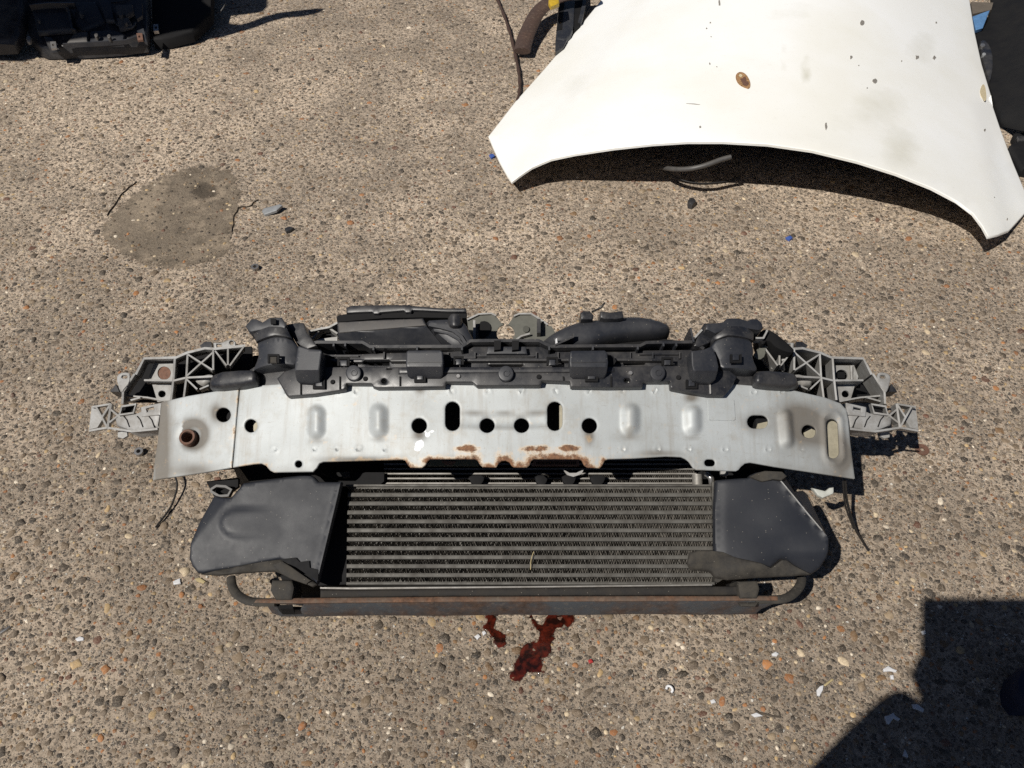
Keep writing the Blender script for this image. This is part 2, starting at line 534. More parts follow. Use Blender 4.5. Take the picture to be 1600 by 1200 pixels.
# concrete with exposed aggregate
def cement(name, patch=False):
    m, nt, b = new_mat(name); g = G(nt); v = g.coord()
    warp = g.n('ShaderNodeVectorMath', operation='ADD')
    nz = g.n('ShaderNodeTexNoise'); g.l(v, nz.inputs['Vector']); nz.inputs['Scale'].default_value = 60; nz.inputs['Detail'].default_value = 3
    sc = g.n('ShaderNodeVectorMath', operation='SCALE'); g.l(nz.outputs['Color'], sc.inputs[0]); sc.inputs['Scale'].default_value = .012
    g.l(v, warp.inputs[0]); g.l(sc.outputs[0], warp.inputs[1]); wv = warp.outputs[0]
    big = g.noise(v, 1.1, 4, .55); mid = g.noise(v, 5.5, 5, .62); fine = g.noise(v, 75, 6, .72); grit = g.noise(v, 420, 3, .6)
    pale = (.59, .477, .365); dull = (.34, .275, .212)
    c = g.mix(g.ramp(g.math('ADD', g.math('MULTIPLY', big, .5), g.math('MULTIPLY', mid, .5)), [(.43, 0), (.57, 1)]), dull, pale)
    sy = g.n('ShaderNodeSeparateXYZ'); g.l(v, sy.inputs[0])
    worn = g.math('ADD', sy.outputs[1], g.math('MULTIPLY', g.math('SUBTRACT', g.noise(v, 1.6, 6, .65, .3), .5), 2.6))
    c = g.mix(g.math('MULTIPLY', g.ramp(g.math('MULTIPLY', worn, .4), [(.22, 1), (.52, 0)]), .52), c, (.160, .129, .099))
    if patch: c = g.mix(.8, c, (.125, .101, .074))
    c = g.mix(g.math('MULTIPLY', g.ramp(fine, [(.46, 0), (.58, 1)]), .7 if not patch else .35), c, (.135, .108, .083))
    c = g.mix(g.math('MULTIPLY', g.ramp(grit, [(.55, 0), (.68, 1)]), .5 if not patch else .25), c, (.52, .46, .37))
    hgt = fine
    stones = [(.0, (.045, .042, .042)), (.16, (.11, .10, .09)), (.34, (.19, .165, .14)), (.52, (.27, .23, .185)),
              (.66, (.16, .12, .09)), (.78, (.34, .30, .25)), (.87, (.30, .15, .07)), (.91, (.46, .40, .30)), (.97, (.62, .59, .53))]
    for scl, thr, amt in ((150, .40, .85), (310, .42, .8)) if not patch else ((260, .3, .7), (420, .3, .7)):
        vo = g.voro(wv, scl)
        s = g.n('ShaderNodeSeparateColor'); g.l(vo.outputs['Color'], s.inputs[0])
        shape = g.ramp(vo.outputs['Distance'], [(thr * .8, 1), (thr, 0)])
        keep = g.math('GREATER_THAN', s.outputs[1], .35 if not patch else .5)
        k = g.math('MULTIPLY', shape, keep)
        sm = g.ramp(s.outputs[0], stones, 'CONSTANT')
        c = g.mix(g.math('MULTIPLY', k, amt), c, sm)
        hgt = g.math('ADD', hgt, g.math('MULTIPLY', k, .5))
    # oily grime in uneven patches
    gr = g.math('MULTIPLY', g.ramp(g.noise(v, 2.3, 6, .6, .4), [(.56, 0), (.72, 1)]), .38)
    c = g.mix(gr, c, (.10, .080, .062))
    if patch:
        c = g.mix(g.math('MULTIPLY', g.ramp(g.noise(v, 11, 6, .7), [(.50, 0), (.60, 1)]), .6), c, (.36, .29, .215))
        c = g.mix(g.math('MULTIPLY', g.ramp(g.noise(v, 34, 6, .75), [(.53, 0), (.62, 1)]), .7), c, (.30, .245, .18))
        c = g.mix(g.math('MULTIPLY', g.ramp(g.noise(v, 17, 6, .75), [(.52, 0), (.62, 1)]), .65), c, (.075, .061, .047))
    g.l(c, b.inputs['Base Color'])
    b.inputs['Roughness'].default_value = .88
    if patch:
        al = g.math('ADD', g.attr('rim').outputs['Fac'], g.math('MULTIPLY', g.math('SUBTRACT', g.noise(v, 55, 6, .75), .5), 1.7))
        g.l(g.ramp(al, [(.22, 0), (.5, 1)]), b.inputs['Alpha'])
    b.inputs['Specular IOR Level'].default_value = .25
    g.l(g.bump(grit, .3, .0015, g.bump(hgt, .9, .005)), b.inputs['Normal'])
    return m
M['cement'] = cement('aggregate_concrete')
M['patch'] = cement('mortar_patch', True)
M['grime'] = flat('crack_dirt', (.10, .081, .062), .95, 0, .4, 200)

def pebble_mat(name, src):
    m, nt, b = new_mat(name); g = G(nt); v = g.coord()
    if src == 'attr':
        c0 = g.attr('tint').outputs['Color']
    else:
        c0 = g.n('ShaderNodeObjectInfo').outputs['Color']
    if src != 'attr':
        geo = g.n('ShaderNodeNewGeometry'); v = geo.outputs['Position']
    n = g.noise(v, 220, 5, .7); n2 = g.noise(v, 700, 3, .65); n3 = g.noise(v, 85, 6, .75, .6)
    c = g.mix(g.math('MULTIPLY', g.ramp(n, [(.35, 0), (.65, 1)]), .6), c0, g.mix(1.0, c0, (.5, .44, .38), 'MULTIPLY'))
    c = g.mix(g.math('MULTIPLY', g.ramp(n2, [(.52, 0), (.62, 1)]), .5), c, (.36, .30, .225))
    c = g.mix(g.math('MULTIPLY', g.ramp(n3, [(.52, 0), (.62, 1)]), .5), c, (.32, .258, .198))
    g.l(c, b.inputs['Base Color'])
    b.inputs['Roughness'].default_value = .62
    b.inputs['Specular IOR Level'].default_value = .35
    g.l(g.bump(n2, .6, .0015, g.bump(n3, .5, .002)), b.inputs['Normal'])
    return m
M['pebbles'] = pebble_mat('pebble_mix', 'attr')
M['pebble'] = pebble_mat('pebble_stone', 'obj')

# ------------------------------------------------------------------ ground
bm = bmesh.new()
S = 60
for x, y in ((-S, -S), (S, -S), (S, S), (-S, S)): bm.verts.new((x, y, 0))
bm.verts.ensure_lookup_table(); bm.faces.new(bm.verts)
ground = link('ground', finish(bm, 'ground', 0), M['cement'])
tag(ground, 'weathered concrete yard floor with exposed gravel aggregate', None, None, 'structure')

PATCH = [(168, 392), (150, 372), (158, 345), (176, 322), (196, 303), (222, 284), (252, 268), (290, 256), (330, 254), (360, 260),
         (378, 276), (384, 300), (382, 326), (374, 350), (366, 372), (372, 392), (352, 410), (318, 421), (280, 426), (240, 424), (206, 414)]
PATCH = chaikin([(x + random.uniform(-3, 3), y + random.uniform(-2.5, 2.5)) for x, y in densify(PATCH, 9)], 1)
pz = .0014
patch_rel = lambda P: (-.0005 * np.exp(-(((P[:, 0] - 322) / 22) ** 2 + ((P[:, 1] - 296) / 14) ** 2)) +
                       .0003 * np.sin(P[:, 0] * .09) * np.sin(P[:, 1] * .13))
me = plate_mesh('mortar_patch', densify(PATCH, 5), pz, depth=.002, step=7, edge=(6, .0022), relief=patch_rel, into=DOWN, smooth=60,
                attrs={'rim': lambda P: np.clip(dist_to(P, PATCH) / 26, 0, 1), 'darkening': lambda P: np.exp(-(((P[:, 0] - 320) / 24) ** 2 + ((P[:, 1] - 298) / 14) ** 2))})
mp = M['patch']; g = G(mp.node_tree); bs = mp.node_tree.nodes['Principled BSDF']
old = bs.inputs['Base Color'].links[0].from_socket
g.l(g.mix(g.math('MULTIPLY', g.ramp(g.math('ADD', g.attr('darkening').outputs['Fac'], g.math('MULTIPLY', g.math('SUBTRACT', g.noise(g.coord(), 40, 5, .7), .5), .9)), [(.35, 0), (.6, 1)]), .8), old, (.062, .050, .038)), bs.inputs['Base Color'])  # darker spot on the patch, taken from its vertex mask
patch = link('mortar_patch', me, mp)
tag(patch, 'smooth round mortar patch let into the gravelly concrete', None, None, 'structure')
patch_w = [tuple(at(270 + (x - 270) * .87, 340 + (y - 340) * .86, 0))[:2] for x, y in PATCH]

def crack(pts, w):
    W = [at(x, y, .0) for x, y in pts]
    bmc = bmesh.new(); prev = None
    for i, p in enumerate(W):
        t = (W[min(i + 1, len(W) - 1)] - W[max(i - 1, 0)]).normalized()
        s = Vector((-t.y, t.x, 0)) * w * random.uniform(.5, 1.3)
        row = [bmc.verts.new(p + s), bmc.verts.new(p + Vector((0, 0, .0045))), bmc.verts.new(p - s)]
        if prev:
            for k in (0, 1): bmc.faces.new([prev[k], prev[k + 1], row[k + 1], row[k]])
        prev = row
    link('dirt_seam', finish(bmc, 'dirt_seam', 60), M['grime'], ground)
def wob(p, n, a):
    return [(x + random.uniform(-a, a), y + random.uniform(-a, a)) for x, y in densify(p, n, False)]
crack(wob([(168, 338), (182, 318), (192, 302), (214, 285)], 6, 1), .0008)
crack(wob([(362, 362), (366, 340), (372, 326), (392, 322), (404, 312)], 6, 1.2), .0008)
crack(wob([(1180, 1112), (1200, 1118), (1220, 1122)], 6, 1), .0012)

# pebbles: the biggest in view are objects of their own, the rest one mass
TINT = np.array([(.040, .037, .036), (.062, .055, .050), (.10, .085, .072), (.14, .115, .092), (.18, .148, .115), (.25, .21, .16),
                 (.17, .11, .062), (.27, .125, .055), (.34, .165, .07), (.42, .33, .20), (.50, .45, .36), (.66, .64, .60), (.12, .062, .048)]) * np.array([1.06, .97, .84])
TW = np.array([.16, .20, .20, .16, .11, .07, .055, .018, .014, .025, .028, .010, .04])
def scatter(n, x0, x1, y0, y1, rmin, rmax, power):
    u = rng.random(n)
    r = rmin * (rmax / rmin) ** (u ** power)
    y = y0 + (y1 - y0) * rng.random(n)
    x = rng.uniform(-1, 1, n) * (0.55 + y * .56 + .18)
    return x, y, r
xs, ys, rs = [], [], []
for n, y0, y1, a, b_, p in ((15500, .2, 3.5, .0050, .0112, 2.6), (44000, .2, 3.5, .0033, .0058, 1.1), (26000, .2, 1.7, .0018, .0032, 1.2)):
    x, y, r = scatter(n, 0, 0, y0, y1, a, b_, p); xs.append(x); ys.append(y); rs.append(r)
X = np.concatenate(xs); Y = np.concatenate(ys); R = np.concatenate(rs)
o = np.argsort(-R); X, Y, R = X[o], Y[o], R[o]
# dart throwing against bigger neighbours on a hash grid
cell = .02; grid = {}; keep = np.zeros(len(X), bool)
inp = inside_mask(np.stack([X, Y], 1), patch_w)
for i in range(len(X)):
    if inp[i] and R[i] > .0060: continue
    if inp[i] and rng.random() < .58: continue
    cx, cy = int(X[i] // cell), int(Y[i] // cell); ok = True
    for a in (-1, 0, 1):
        for c in (-1, 0, 1):
            for j in grid.get((cx + a, cy + c), ()):
                if (X[i] - X[j]) ** 2 + (Y[i] - Y[j]) ** 2 < (.86 * (R[i] + R[j])) ** 2: ok = False; break
            if not ok: break
        if not ok: break
    if ok:
        grid.setdefault((cx, cy), []).append(i); keep[i] = True
X, Y, R = X[keep], Y[keep], R[keep]
N = len(X)
TW2 = np.array([.13, .16, .16, .14, .11, .08, .08, .025, .03, .07, .06, .035, .05])      # the finer grit holds more pale and ochre bits
tint = np.where((R > .0052)[:, None], TINT[rng.choice(len(TINT), N, p=TW / TW.sum())], TINT[rng.choice(len(TINT), N, p=TW2 / TW2.sum())]) * rng.uniform(.7, 1.3, (N, 1))
asp = rng.uniform(.55, 1.0, N); rot = rng.uniform(0, math.pi * 2, N); hh = rng.uniform(.16, .42, N)
# those that show largest in the frame
dep = Y * CP + CAM_H * SP
pxs = 800 + FPX * X / dep; pys = 600 - FPX * (Y * SP - CAM_H * CP) / dep
size = R / dep * (pxs > 5) * (pxs < 1595) * (pys > 5) * (pys < 1195)
hidden = (pxs > 300) * (pxs < 1300) * (pys > 540) * (pys < 945)
size = size * ~hidden
big = np.argsort(-size)[:290]
isbig = np.zeros(N, bool); isbig[big] = True

K = 8
def dome(seed):
    q = np.random.default_rng(seed)
    ang = np.arange(K) / K * 2 * math.pi
    rad = 1 + q.uniform(-.32, .22, K)
    v = [(math.cos(a) * r * 1.02, math.sin(a) * r * 1.02, -.45) for a, r in zip(ang, rad)]
    v += [(math.cos(a) * r * .9, math.sin(a) * r * .9, .35 + q.uniform(-.2, .2)) for a, r in zip(ang, rad)]
    v += [(math.cos(a + .3) * r * .5, math.sin(a + .3) * r * .5, .85 + q.uniform(-.15, .15)) for a, r in zip(ang, rad)]
    v += [(q.uniform(-.1, .1), q.uniform(-.1, .1), 1.0)]
    f = []
    for l in (0, K):
        for k in range(K): f.append((l + k, l + (k + 1) % K, l + K + (k + 1) % K, l + K + k))
    t = [(2 * K + k, 2 * K + (k + 1) % K, 3 * K) for k in range(K)]
    return np.array(v), f, t
def dome_small(seed):
    q = np.random.default_rng(seed + 50); n = 6
    ang = np.arange(n) / n * 2 * math.pi; rad = 1 + q.uniform(-.22, .18, n)
    v = [(math.cos(a) * r, math.sin(a) * r, -.4) for a, r in zip(ang, rad)]
    v += [(math.cos(a + .2) * r * .72, math.sin(a + .2) * r * .72, .7 + q.uniform(-.2, .2)) for a, r in zip(ang, rad)]
    v += [(q.uniform(-.1, .1), q.uniform(-.1, .1), 1.0)]
    f = [(k, (k + 1) % n, n + (k + 1) % n, n + k) for k in range(n)]
    t = [(n + k, n + (k + 1) % n, 2 * n) for k in range(n)]
    return np.array(v), f, t
domes = [dome(s) for s in range(9)] + [dome_small(s) for s in range(9)]
idx = np.where(~isbig)[0]
verts = []; loops_ = []; starts = []; tints = []
base = 0; lstart = 0
dsel = rng.integers(0, 9, N) + np.where(R < .0059, 9, 0)
allv = []; allf4 = []; allf3 = []; allc = []
for s in range(18):
    ii = idx[dsel[idx] == s]
    dv, f4, f3 = domes[s]
    c, q = np.cos(rot[ii]), np.sin(rot[ii])
    lx = dv[None, :, 0] * R[ii, None]; ly = dv[None, :, 1] * (R * asp)[ii, None]
    wx = X[ii, None] + lx * c[:, None] - ly * q[:, None]; wy = Y[ii, None] + lx * q[:, None] + ly * c[:, None]
    wz = dv[None, :, 2] * (R * hh)[ii, None]
    zoff = np.where(inside_mask(np.stack([X[ii], Y[ii]], 1), patch_w), .002, 0)[:, None]
    vv = np.stack([wx, wy, wz + zoff], -1).reshape(-1, 3)
    nb_ = len(dv); offs = base + np.arange(len(ii)) * nb_
    allv.append(vv); base += len(vv)
    allf4.append((np.array(f4)[None] + offs[:, None, None]).reshape(-1, 4))
    allf3.append((np.array(f3)[None] + offs[:, None, None]).reshape(-1, 3))
    allc.append(np.repeat(tint[ii], nb_, 0))
Vv = np.concatenate(allv); F4 = np.concatenate(allf4); F3 = np.concatenate(allf3); Cc = np.concatenate(allc)
me = bpy.data.meshes.new('gravel')
me.vertices.add(len(Vv)); me.vertices.foreach_set('co', Vv.astype(np.float32).ravel())
me.loops.add(F4.size + F3.size)
me.loops.foreach_set('vertex_index', np.concatenate([F4.ravel(), F3.ravel()]).astype(np.int32))
me.polygons.add(len(F4) + len(F3))
ls = np.concatenate([np.arange(len(F4)) * 4, F4.size + np.arange(len(F3)) * 3]).astype(np.int32)
me.polygons.foreach_set('loop_start', ls)
me.polygons.foreach_set('use_smooth', np.ones(len(ls), bool))
me.update(calc_edges=True); me.validate()
ca = me.color_attributes.new('tint', 'FLOAT_COLOR', 'POINT')
ca.data.foreach_set('color', np.concatenate([Cc, np.ones((len(Cc), 1))], 1).astype(np.float32).ravel())
gravel = link('gravel', me, M['pebbles'], ground)
gravel['kind'] = 'stuff'
dm = []
for s in range(9):
    dv, f4, f3 = domes[s]
    q = bpy.data.meshes.new('pebble'); q.from_pydata([tuple(v) for v in dv], [], f4 + f3)
    for p in q.polygons: p.use_smooth = True
    q.materials.append(M['pebble']); dm.append(q)
for i in big:
    o = bpy.data.objects.new('pebble', dm[int(dsel[i]) % 9])
    o.parent = ground
    o.location = (X[i], Y[i], 0); o.rotation_euler = (0, 0, rot[i]); o.scale = (R[i], R[i] * asp[i], R[i] * hh[i])
    o.color = (*tint[i], 1)
    col.objects.link(o)
print('pebbles', N, 'tris', len(F4) * 2 + len(F3))

# ------------------------------------------------------------------ front end of a car, lying back on the ground
def zb(px, py): return .12 + (930 - py) * .00045
def bow(px): return .085 * (1 - min(1.15, abs((px - 787) / 552.0)) ** 2.2)
def zbeam(px, py): return zb(px, py) + bow(px)
def ob(d): return lambda x, y: zb(x, y) + d
def og(d): return lambda x, y: zbeam(x, y) + d

FE = empty('car_front_end', at(787, 800, 0), 'stripped car front end with silver crash beam, black ducts and intercooler, on the concrete', 'car part')

# crash beam -----------------------------------------------------------
beam_top = [(375, 604), (437, 600), (480, 596), (540, 592), (660, 590), (787, 589), (900, 590), (1010, 591), (1100, 594), (1148, 600), (1200, 604), (1243, 610), (1290, 621), (1314, 630), (1323, 640)]
beam_right = [(1326, 655), (1329, 692), (1333, 725), (1336, 747)]
beam_bot = [(1335, 748), (1270, 738), (1210, 729), (1182, 724), (1172, 722.5), (1164, 724), (1158, 729), (1154, 734), (1150, 736), (1088, 734), (1083, 731), (1076, 721), (1071, 717), (1064, 714), (1040, 713),
            (990, 716), (950, 717), (945, 719), (941, 727), (937, 731), (918, 730), (913, 727), (909, 719), (905, 717), (834, 717), (830, 720), (827, 727), (823, 730), (803, 730), (799, 727), (796, 722), (790, 719.5), (784, 720),
            (779, 724), (775, 730), (754, 729.5), (750, 726), (746, 719), (742, 717), (672, 717), (668, 720), (664, 727), (659, 730.5), (641, 730), (637, 726), (633, 719), (628, 717.5), (580, 719), (505, 721.5), (499, 724),
            (495, 731), (489, 737), (428, 738), (422, 735), (415, 727), (408, 724), (396, 725), (363.5, 730)]
face_outer = beam_top + beam_right + beam_bot
beads = [(495, 660, 30, 56, 0.02), (592, 658, 32, 56, 0.0), (985, 655, 34, 55, 0.0), (1082, 656, 34, 53, -.02), (1228, 670, 27, 66, -.08)]
welds = [(x, y) for x in (448, 530, 556, 705, 762, 815, 868, 921, 973, 1023, 1178, 1222, 1283) for y in ((611,) if 600 < x < 1100 else (613,))] + \
        [(x, 702) for x in (430, 492, 527, 560, 600, 974, 1028, 1076, 1133, 1200, 1253)]
def beam_relief(P):
    h = np.zeros(len(P))
    for cx, cy, w, hgt, r in beads:
        c, s = math.cos(r), math.sin(r)
        x = (P[:, 0] - cx) * c + (P[:, 1] - cy) * s; y = -(P[:, 0] - cx) * s + (P[:, 1] - cy) * c
        d = np.sqrt(x ** 2 + np.maximum(np.abs(y) - (hgt - w) / 2, 0) ** 2) / (w / 2)
        h += .0095 * np.where(d < 1, (.5 + .5 * np.cos(math.pi * np.clip(d, 0, 1))) ** .75, 0)
    for cx, cy in welds:
        d = np.hypot(P[:, 0] - cx, P[:, 1] - cy)
        h += -.0017 * np.exp(-(d / 2.6) ** 2) + .0011 * np.exp(-((d - 4.2) / 1.3) ** 2)
    # shallow pressed channel between the slots
    band = np.exp(-((P[:, 1] - 657) / 9) ** 4) * np.exp(-((P[:, 0] - 787) / 72) ** 6)
    h += -.003 * band
    h += .0007 * np.sin(P[:, 0] * .021 + 1) * np.sin(P[:, 1] * .05)
    # tow eye dimple
    d = np.hypot(P[:, 0] - 297, (P[:, 1] - 684))
    h += -.004 * np.exp(-(d / 17) ** 4) + .0012 * np.exp(-((d - 24) / 6) ** 2)
    # raised rim round the right hand slot
    x = P[:, 0] - 1302 - (P[:, 1] - 685) * .06
    d = np.sqrt(x ** 2 + np.maximum(np.abs(P[:, 1] - 685) - 26, 0) ** 2)
    h += .004 * np.exp(-((d - 14) / 4.5) ** 2)
    # rolled top and bottom rims
    return h
bot_line = np.array(list(reversed(beam_bot)))
def a_rust(P):
    r = np.zeros(len(P))
    for cx, cy, w, h in ((730, 700.5, 21, 5.5), (838, 700, 23, 5.5), (888, 700, 18, 5.5)):
        r += 1.0 * np.exp(-(((P[:, 0] - cx) / w) ** 2 + ((P[:, 1] - cy) / h) ** 2) ** 1.6)
    d = dist_to(P, list(bot_line), False)
    wgt = np.interp(P[:, 0], [363, 400, 410, 450, 560, 630, 640, 665, 690, 745, 752, 940, 950, 1000, 1336], [.35, .6, .4, .1, .4, .55, .85, .75, .4, .65, .85, .85, .25, .1, .0])
    reach = np.interp(P[:, 0], [363, 620, 650, 700, 780, 930, 960, 1336], [3, 4, 7, 3.5, 8, 8, 3.5, 2])
    r += wgt * np.exp(-(d / reach) ** 2)
    r += .8 * np.exp(-(((P[:, 0] - 921) / 4) ** 2 + ((P[:, 1] - 687) / 5) ** 2))
    r += .5 * np.exp(-(((P[:, 0] - 787) / 10) ** 2 + ((P[:, 1] - 604) / 3.5) ** 2))
    r += .36 * np.exp(-((P[:, 1] - 714) / 12) ** 2) * np.exp(-((P[:, 0] - 800) / 165) ** 4)
    return np.clip(r, 0, 1)
def a_grime_shade(P):  # grime, plus shade painted at bead feet, channel edges and beam ends
    r = .03 + .15 * np.exp(-(dist_to(P, list(bot_line), False) / 8) ** 2)
    for cx, cy, w, h, k in ((656, 607, 8, 7, .7), (1080, 621, 12, 8, .8), (1030, 708, 30, 5, .5), (1183, 660, 26, 18, .55), (1264, 672, 26, 24, .85), (1300, 690, 22, 60, .5), (1320, 715, 16, 30, .6),
                            (921, 680, 8, 14, .8), (655, 680, 10, 8, .7), (1228, 670, 20, 40, .25), (1250, 645, 30, 18, .5), (740, 645, 20, 4, .45), (787, 645, 16, 4, .45), (840, 645, 20, 4, .45),
                            (787, 669, 60, 3, .35), (560, 718, 50, 4, .5), (985, 683, 14, 5, .4), (1082, 684, 14, 5, .4), (495, 688, 12, 6, .35), (592, 686, 12, 5, .35)):
        r += k * np.exp(-(((P[:, 0] - cx) / w) ** 2 + ((P[:, 1] - cy) / h) ** 2))
    r += .10 * (P[:, 0] > 1100) * (P[:, 0] - 1100) / 236
    return np.clip(r, 0, 1)
def a_flake(P):
    r = np.zeros(len(P))
    for cx, cy, w, h in ((657, 693, 9, 10), (668, 679, 7, 6), (663, 671, 3, 4), (651, 702, 5, 4), (676, 673, 4, 3)):
        r += np.exp(-(((P[:, 0] - cx) / w) ** 2 + ((P[:, 1] - cy) / h) ** 2))
    return np.clip(r, 0, 1) * .8
holes = [circ(392, 665, 10, 10.5), circ(655, 665, 12), circ(761, 664, 12), circ(815, 664, 12), circ(921, 665, 12), cap(707, 650, 23, 46), cap(867, 650, 24, 46),
         circ(466.5, 725, 5.6), cap(1109, 723, 17, 11), cap(1184, 659, 33, 21), cap(1264, 674, 23, 20, .3), cap(1301, 685, 19, 62, -.05)]
beam = plate('crash_beam', densify(face_outer, 9), zbeam, M['silver'], FE, holes=holes, depth=.0028, step=3.2, edge=(3, .0014), relief=beam_relief,
             attrs={'rust': a_rust, 'darkening': a_grime_shade, 'flake': a_flake}, smooth=32)
end_outer = [(252, 628), (290, 619), (330, 612), (373, 604), (368, 668), (361.5, 730.5), (320, 738), (280, 744), (238.5, 750), (242, 715), (246, 690), (249, 655)]
plate('end_plate', densify(end_outer, 8), og(.0016), M['silver'], beam, holes=[circ(349, 648, 11.5), circ(297, 684, 14)], depth=.0028, step=3.2, edge=(3, .0014), relief=beam_relief,
      attrs={'rust': lambda P: .45 * np.exp(-(dist_to(P, [(373, 604), (361.5, 730)], False) / 3) ** 2),
             'darkening': lambda P: np.clip(.14 + .75 * np.exp(-((P[:, 0] - 252) / 14) ** 2) + .75 * np.exp(-(((np.hypot(P[:, 0] - 303, P[:, 1] - 678) - 17) / 9) ** 2)) * (P[:, 0] > 285) +  # left edge term paints the curved end's shade into the colour
                                        .7 * np.exp(-(((P[:, 0] - 338) / 9) ** 2 + ((P[:, 1] - 645) / 14) ** 2)) + .5 * np.exp(-(((P[:, 0] - 305) / 32) ** 2 + ((P[:, 1] - 735) / 12) ** 2)), 0, 1),
             'flake': lambda P: P[:, 0] * 0}, smooth=32)
# inner plate of the hollow beam; dark material stands for its unlit inside
plate('inner_plate', [(410, 612), (560, 604), (787, 602), (1010, 604), (1160, 612), (1160, 700), (1010, 706), (787, 706), (560, 706), (410, 705)], og(-.055), M['dark'], beam, depth=.004, step=40)
tan = flat('hole_tan', (.36, .33, .25), .6)  # tan plates added in the holes so they show a lit tone
plate('hole_plate', [(1256, 676), (1268, 670), (1282, 676), (1286, 650), (1316, 646), (1320, 728), (1290, 728), (1262, 700)], og(-.014), tan, beam, depth=.003)
plate('hole_plate', [(1184, 662), (1202, 658), (1204, 676), (1180, 676)], og(-.018), tan, beam, depth=.003)
plate('hole_plate', [(874, 630), (882, 628), (882, 676), (874, 676)], og(-.02), tan, beam, depth=.003)  # paints the lit inner edge of the slot
plate('hole_plate', [(396, 654), (406, 652), (406, 676), (396, 680)], og(-.018), tan, beam, depth=.003)
# tow eye socket
p = at(297, 684, zbeam(297, 684) + .001)
lathe('tow_eye_socket', [(.0085, -.04), (.0085, .004), (.0095, .006), (.0125, .006), (.0135, .004), (.0135, -.04)], p + Vector((-.003, 0, 0)), M['rust_brown'], beam, n=28, ring=True)
# paper-thin sticker that was painted over
plate('painted_sticker', [(1107, 626), (1147, 624.5), (1149, 655), (1146, 657.5), (1108, 656)], og(.0012), M['silver'], beam, depth=.0012, step=6,
      attrs={'rust': lambda P: P[:, 0] * 0, 'darkening': lambda P: P[:, 0] * 0 + .06 + .3 * np.exp(-((np.hypot(P[:, 0] - 1125, P[:, 1] - 641) - 6) / 1.5) ** 2), 'flake': lambda P: P[:, 0] * 0})
# crash cans behind the beam
for cx in (352, 1222):
    plate('crash_can', [(cx - 42, 628), (cx + 42, 622), (cx + 46, 708), (cx - 40, 714)], og(-.02), M['dark'], FE, depth=.10, edge=(4, .003))

# radiator frame: the black body that everything is bolted to -------------
frame = plate('radiator_frame', [(395, 556), (470, 548), (560, 546), (735, 540), (760, 548), (815, 548), (842, 540), (1085, 546), (1185, 556), (1232, 600), (1225, 740), (1168, 906), (440, 906), (395, 760), (352, 700), (345, 610)],
              ob(-.055), M['dark'], FE, into=DOWN, bottom_z=.012, step=60)

# grille carrier --------------------------------------------------------
GC = plate('grille_carrier', [(432.5, 591), (444, 580), (462, 574), (510, 573), (695, 573), (882, 573), (1012, 572), (1060, 571), (1120, 574), (1140, 578), (1152, 588), (1145, 602), (1132, 617.5), (1107, 617), (1075, 612), (1050, 607), (1048, 606),
     (1047, 596), (1005, 596), (1004, 604.5), (950, 605), (892, 604), (890.5, 596), (847, 594.5), (845, 601.5), (840, 602), (745, 602.5), (741, 599), (738.5, 597), (697, 596.5), (695, 604), (640, 605), (588, 605.5), (582, 603.5),
     (580, 599), (541, 599), (540, 607), (532, 609.5), (490, 616), (450, 619), (447, 617)],
     og(.014), M['black'], FE, depth=.012, edge=(2.5, .002),
     holes=[circ(600, 595, 4), cap(980, 594, 10, 6.5), cap(788, 574.8, 1, 1) if False else circ(1002, 577, .01) if False else [(604, 575.5), (612, 575.5), (612, 577), (604, 577)]])
UP = plate('upper_panel', [(490, 560), (500, 553), (560, 553), (600, 551), (700, 549), (725, 547), (740, 541), (845, 541), (862, 549), (985, 549), (1010, 547), (1080, 546), (1100, 556), (1110, 586), (1000, 590), (787, 592), (560, 590), (470, 590), (470, 575)],
     og(-.006), M['black'], GC, depth=.012, edge=(2.5, .002),
     holes=[[(570, 564), (608, 563), (608, 570.5), (580, 570.5), (572, 569)], [(974, 565), (1008, 564.5), (1008, 569), (975, 570)], [(762, 569.5), (818, 569.5), (815, 572.5), (768, 572.5)]])
plate('step_panel', [(390, 577), (402, 570), (440, 566), (462, 567), (475, 580), (470, 592), (436, 605), (396, 606), (391, 596)], og(-.004), M['black'], GC, depth=.012, edge=(2.5, .002),
      holes=[[(398, 576), (413, 574.5), (414, 580.5), (399, 582)], [(418, 575), (432, 574), (430, 579), (418, 580)]])
plate('step_panel', [(1110, 578), (1150, 575), (1180, 577), (1190, 590), (1190, 603), (1145, 602), (1118, 592)], og(-.004), M['black'], GC, depth=.012, edge=(2.5, .002),
      holes=[[(1157, 581), (1169, 581), (1168, 587), (1158, 586)]])
# middle band with a soft ridge
plate('ridge_band', [(510, 561), (620, 560), (700, 559.5), (880, 559), (1000, 559), (1040, 560), (1040, 564), (880, 564), (700, 564.5), (611, 565), (608, 562), (570, 562.5), (566, 566), (510, 566)], og(.003), M['black'], GC, depth=.01, edge=(2, .0025))
plate('ridge_band', [(622, 574), (695, 573.5), (880, 573), (960, 573.5), (960, 581), (880, 582), (700, 583), (622, 584)], og(.0165), M['black'], GC, depth=.006, edge=(2.5, .003))
